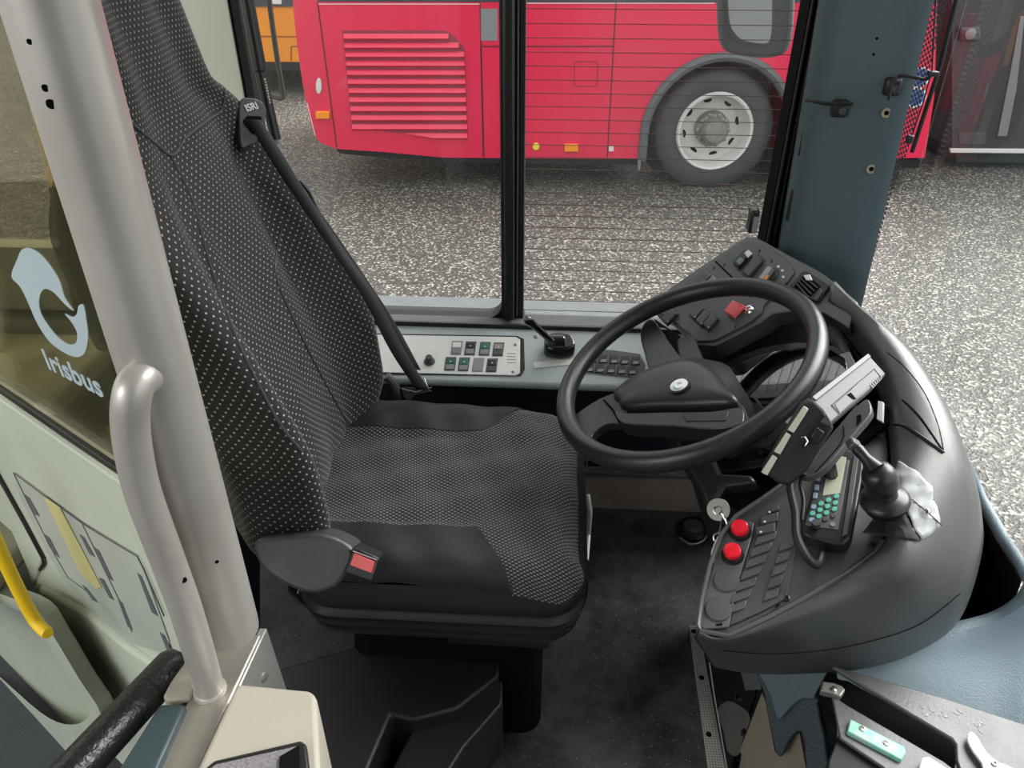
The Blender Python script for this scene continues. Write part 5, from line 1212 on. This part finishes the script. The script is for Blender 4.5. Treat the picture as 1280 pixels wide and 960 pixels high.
# blue-grey dash shelf below the cowl to the windscreen
sh = thing('dash_shelf', onZ(1180, 840, .3), 'blue-grey textured dashboard shelf between cowl and windscreen', 'shelf')
def sz(x, y): return None
R0 = [onZ(1213, 575, .60), onZ(1232, 618, .59), onZ(1258, 664, .58), onZ(1280, 700, .572), onZ(1300, 735, .565)]
R1 = [onZ(1213, 596, .59), onZ(1224, 628, .58), onZ(1247, 674, .57), onZ(1268, 706, .56), onZ(1277, 726, .552)]
MB().loft([R0, R1], closed=False).build('outer_rim', M['bluel'], sh, smooth=40, solid=.006)
S0 = [onZ(1046, 790, .44), onZ(1100, 789, .45), onZ(1150, 783, .46), onZ(1204, 772, .475), onZ(1240, 761, .49), onZ(1266, 744, .52), onZ(1279, 724, .552), onZ(1300, 700, .565)]
S1 = [onZ(1046, 810, .445), onZ(1100, 806, .455), onZ(1150, 798, .465), onZ(1206, 785, .482), onZ(1246, 773, .50), onZ(1275, 757, .53), onZ(1296, 738, .56), onZ(1320, 715, .568)]
S2 = [onZ(1046, 838, .43), onZ(1100, 832, .44), onZ(1150, 826, .445), onZ(1206, 815, .45), onZ(1250, 803, .46), onZ(1285, 785, .48), onZ(1320, 765, .51), onZ(1350, 740, .53)]
S3 = [onZ(1046, 856, .425), onZ(1100, 846, .435), onZ(1150, 842, .437), onZ(1206, 834, .44), onZ(1250, 826, .445), onZ(1285, 815, .455), onZ(1320, 800, .465), onZ(1350, 780, .48)]
S4 = [onZ(1046, 990, .30), onZ(1100, 990, .33), onZ(1150, 990, .35), onZ(1206, 990, .37), onZ(1250, 990, .385), onZ(1285, 990, .40), onZ(1320, 990, .41), onZ(1350, 990, .42)]
MB().loft([spl(s__, 4) for s__ in [[sum(z, V()) for z in zip(*[q])] if False else q for q in (S0, S1, S2, S3, S4)]], closed=False).build('shelf_surface', M['bluel'], sh, smooth=80, sub=1, solid=.006)
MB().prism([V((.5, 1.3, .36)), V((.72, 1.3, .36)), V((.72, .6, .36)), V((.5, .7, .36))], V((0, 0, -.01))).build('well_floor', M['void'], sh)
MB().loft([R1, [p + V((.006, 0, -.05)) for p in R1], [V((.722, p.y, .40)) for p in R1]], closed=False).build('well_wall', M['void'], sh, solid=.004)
# cash tray
tz = .475
TR = Pl((0, 0, tz), (-.0, -.0, 1))
ct_ = thing('cash_tray', onZ(1140, 900, .40), 'scuffed dark grey tray with black slot and teal bar at the bottom right', 'cash tray')
tgm = mat('scuffed_grey', (.10, .10, .105), .42, metal=.1, var=.35, vscale=22, bump=.2)
MB().prism(px([(1038, 831), (1050, 834), (1095, 847), (1180, 872), (1290, 908), (1290, 990), (1210, 990), (1196, 950), (1195, 930), (1190, 923), (1060, 845)], TR), V((0, 0, -.008))).build('tray_top', tgm, ct_, bevel=.002)
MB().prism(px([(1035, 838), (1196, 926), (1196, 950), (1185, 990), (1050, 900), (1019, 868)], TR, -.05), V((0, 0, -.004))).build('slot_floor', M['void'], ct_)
MB().prism(px([(1040, 869), (1060, 882), (1180, 952), (1230, 990), (1150, 990), (1050, 922), (1047, 905)], TR, -.003), V((0, 0, -.006))).build('inner_ledge', tgm, ct_, bevel=.0015)
MB().prism(px([(1050, 914), (1160, 985), (1150, 1000), (1030, 1000), (1036, 950)], TR, -.012), V((0, 0, -.08))).build('tray_front', M['blkm'], ct_, bevel=.002)
tl_ = MB().prism(px([(1063, 898), (1131, 933), (1133, 940), (1127, 950), (1059, 914)], TR, .004), V((0, 0, -.010))).build('teal_bar', M['teal2'], ct_, bevel=.002, label='teal resin bar with two screws')
for x, y in ((1078, 911), (1108, 929)): MB().lathe(at(x, y, TR, .004), (0, 0, 1), [(.0042, 0), (.0042, .0012), (.002, .0016), (.0018, .0004), (.0002, .0004)], 14).build('screw', M['steel'], tl_)
MB().prism(px([(1028, 851), (1042, 853), (1053, 857), (1057, 862), (1051, 871), (1040, 866), (1026, 863)], TR, .004), V((0, 0, -.012))).build('hinge_bracket', M['steel'], ct_, bevel=.002)
MB().lathe(at(1042, 862, TR, .004), (0, 0, 1), [(.004, 0), (.004, .003), (.0003, .004)], 12).build('rivet', M['chrome'], ct_)
MB().prism(px(spl2([(1212, 916), (1208, 926), (1216, 942), (1226, 955), (1235, 975), (1275, 990), (1270, 965), (1248, 955), (1232, 942), (1222, 925)], 2, True), TR, .006), V((0, 0, .004))).build('paper_lever', M['white'], ct_, bevel=.001, label='white curved lever')
MB().lathe(at(1243, 955, TR, .010), (0, 0, 1), [(.004, 0), (.004, .003), (.0018, .003), (.0015, .001), (.0002, .001)], 14).build('screw', M['steel'], ct_)
MB().prism(px([(1152, 949), (1160, 948), (1182, 962), (1180, 990), (1140, 990)], TR, .004), V((0, 0, .004))).build('white_plate', M['white'], ct_, bevel=.001)
for i in range(26):
    x = 1150 + random.random() * 80; y = 886 + (x - 1150) * .22 + random.gauss(0, 4.5)
    c = at(x, y, TR, .0003); a = random.random() * 3.14; d = V((math.cos(a), math.sin(a), 0)) * random.uniform(.0015, .005); e = V((-d.y, d.x, 0)) * .3
    MB().prism([c - d, c + e, c + d, c - e * .6], V((0, 0, .0003))).build('scuff_mark', M['greyl'], ct_)
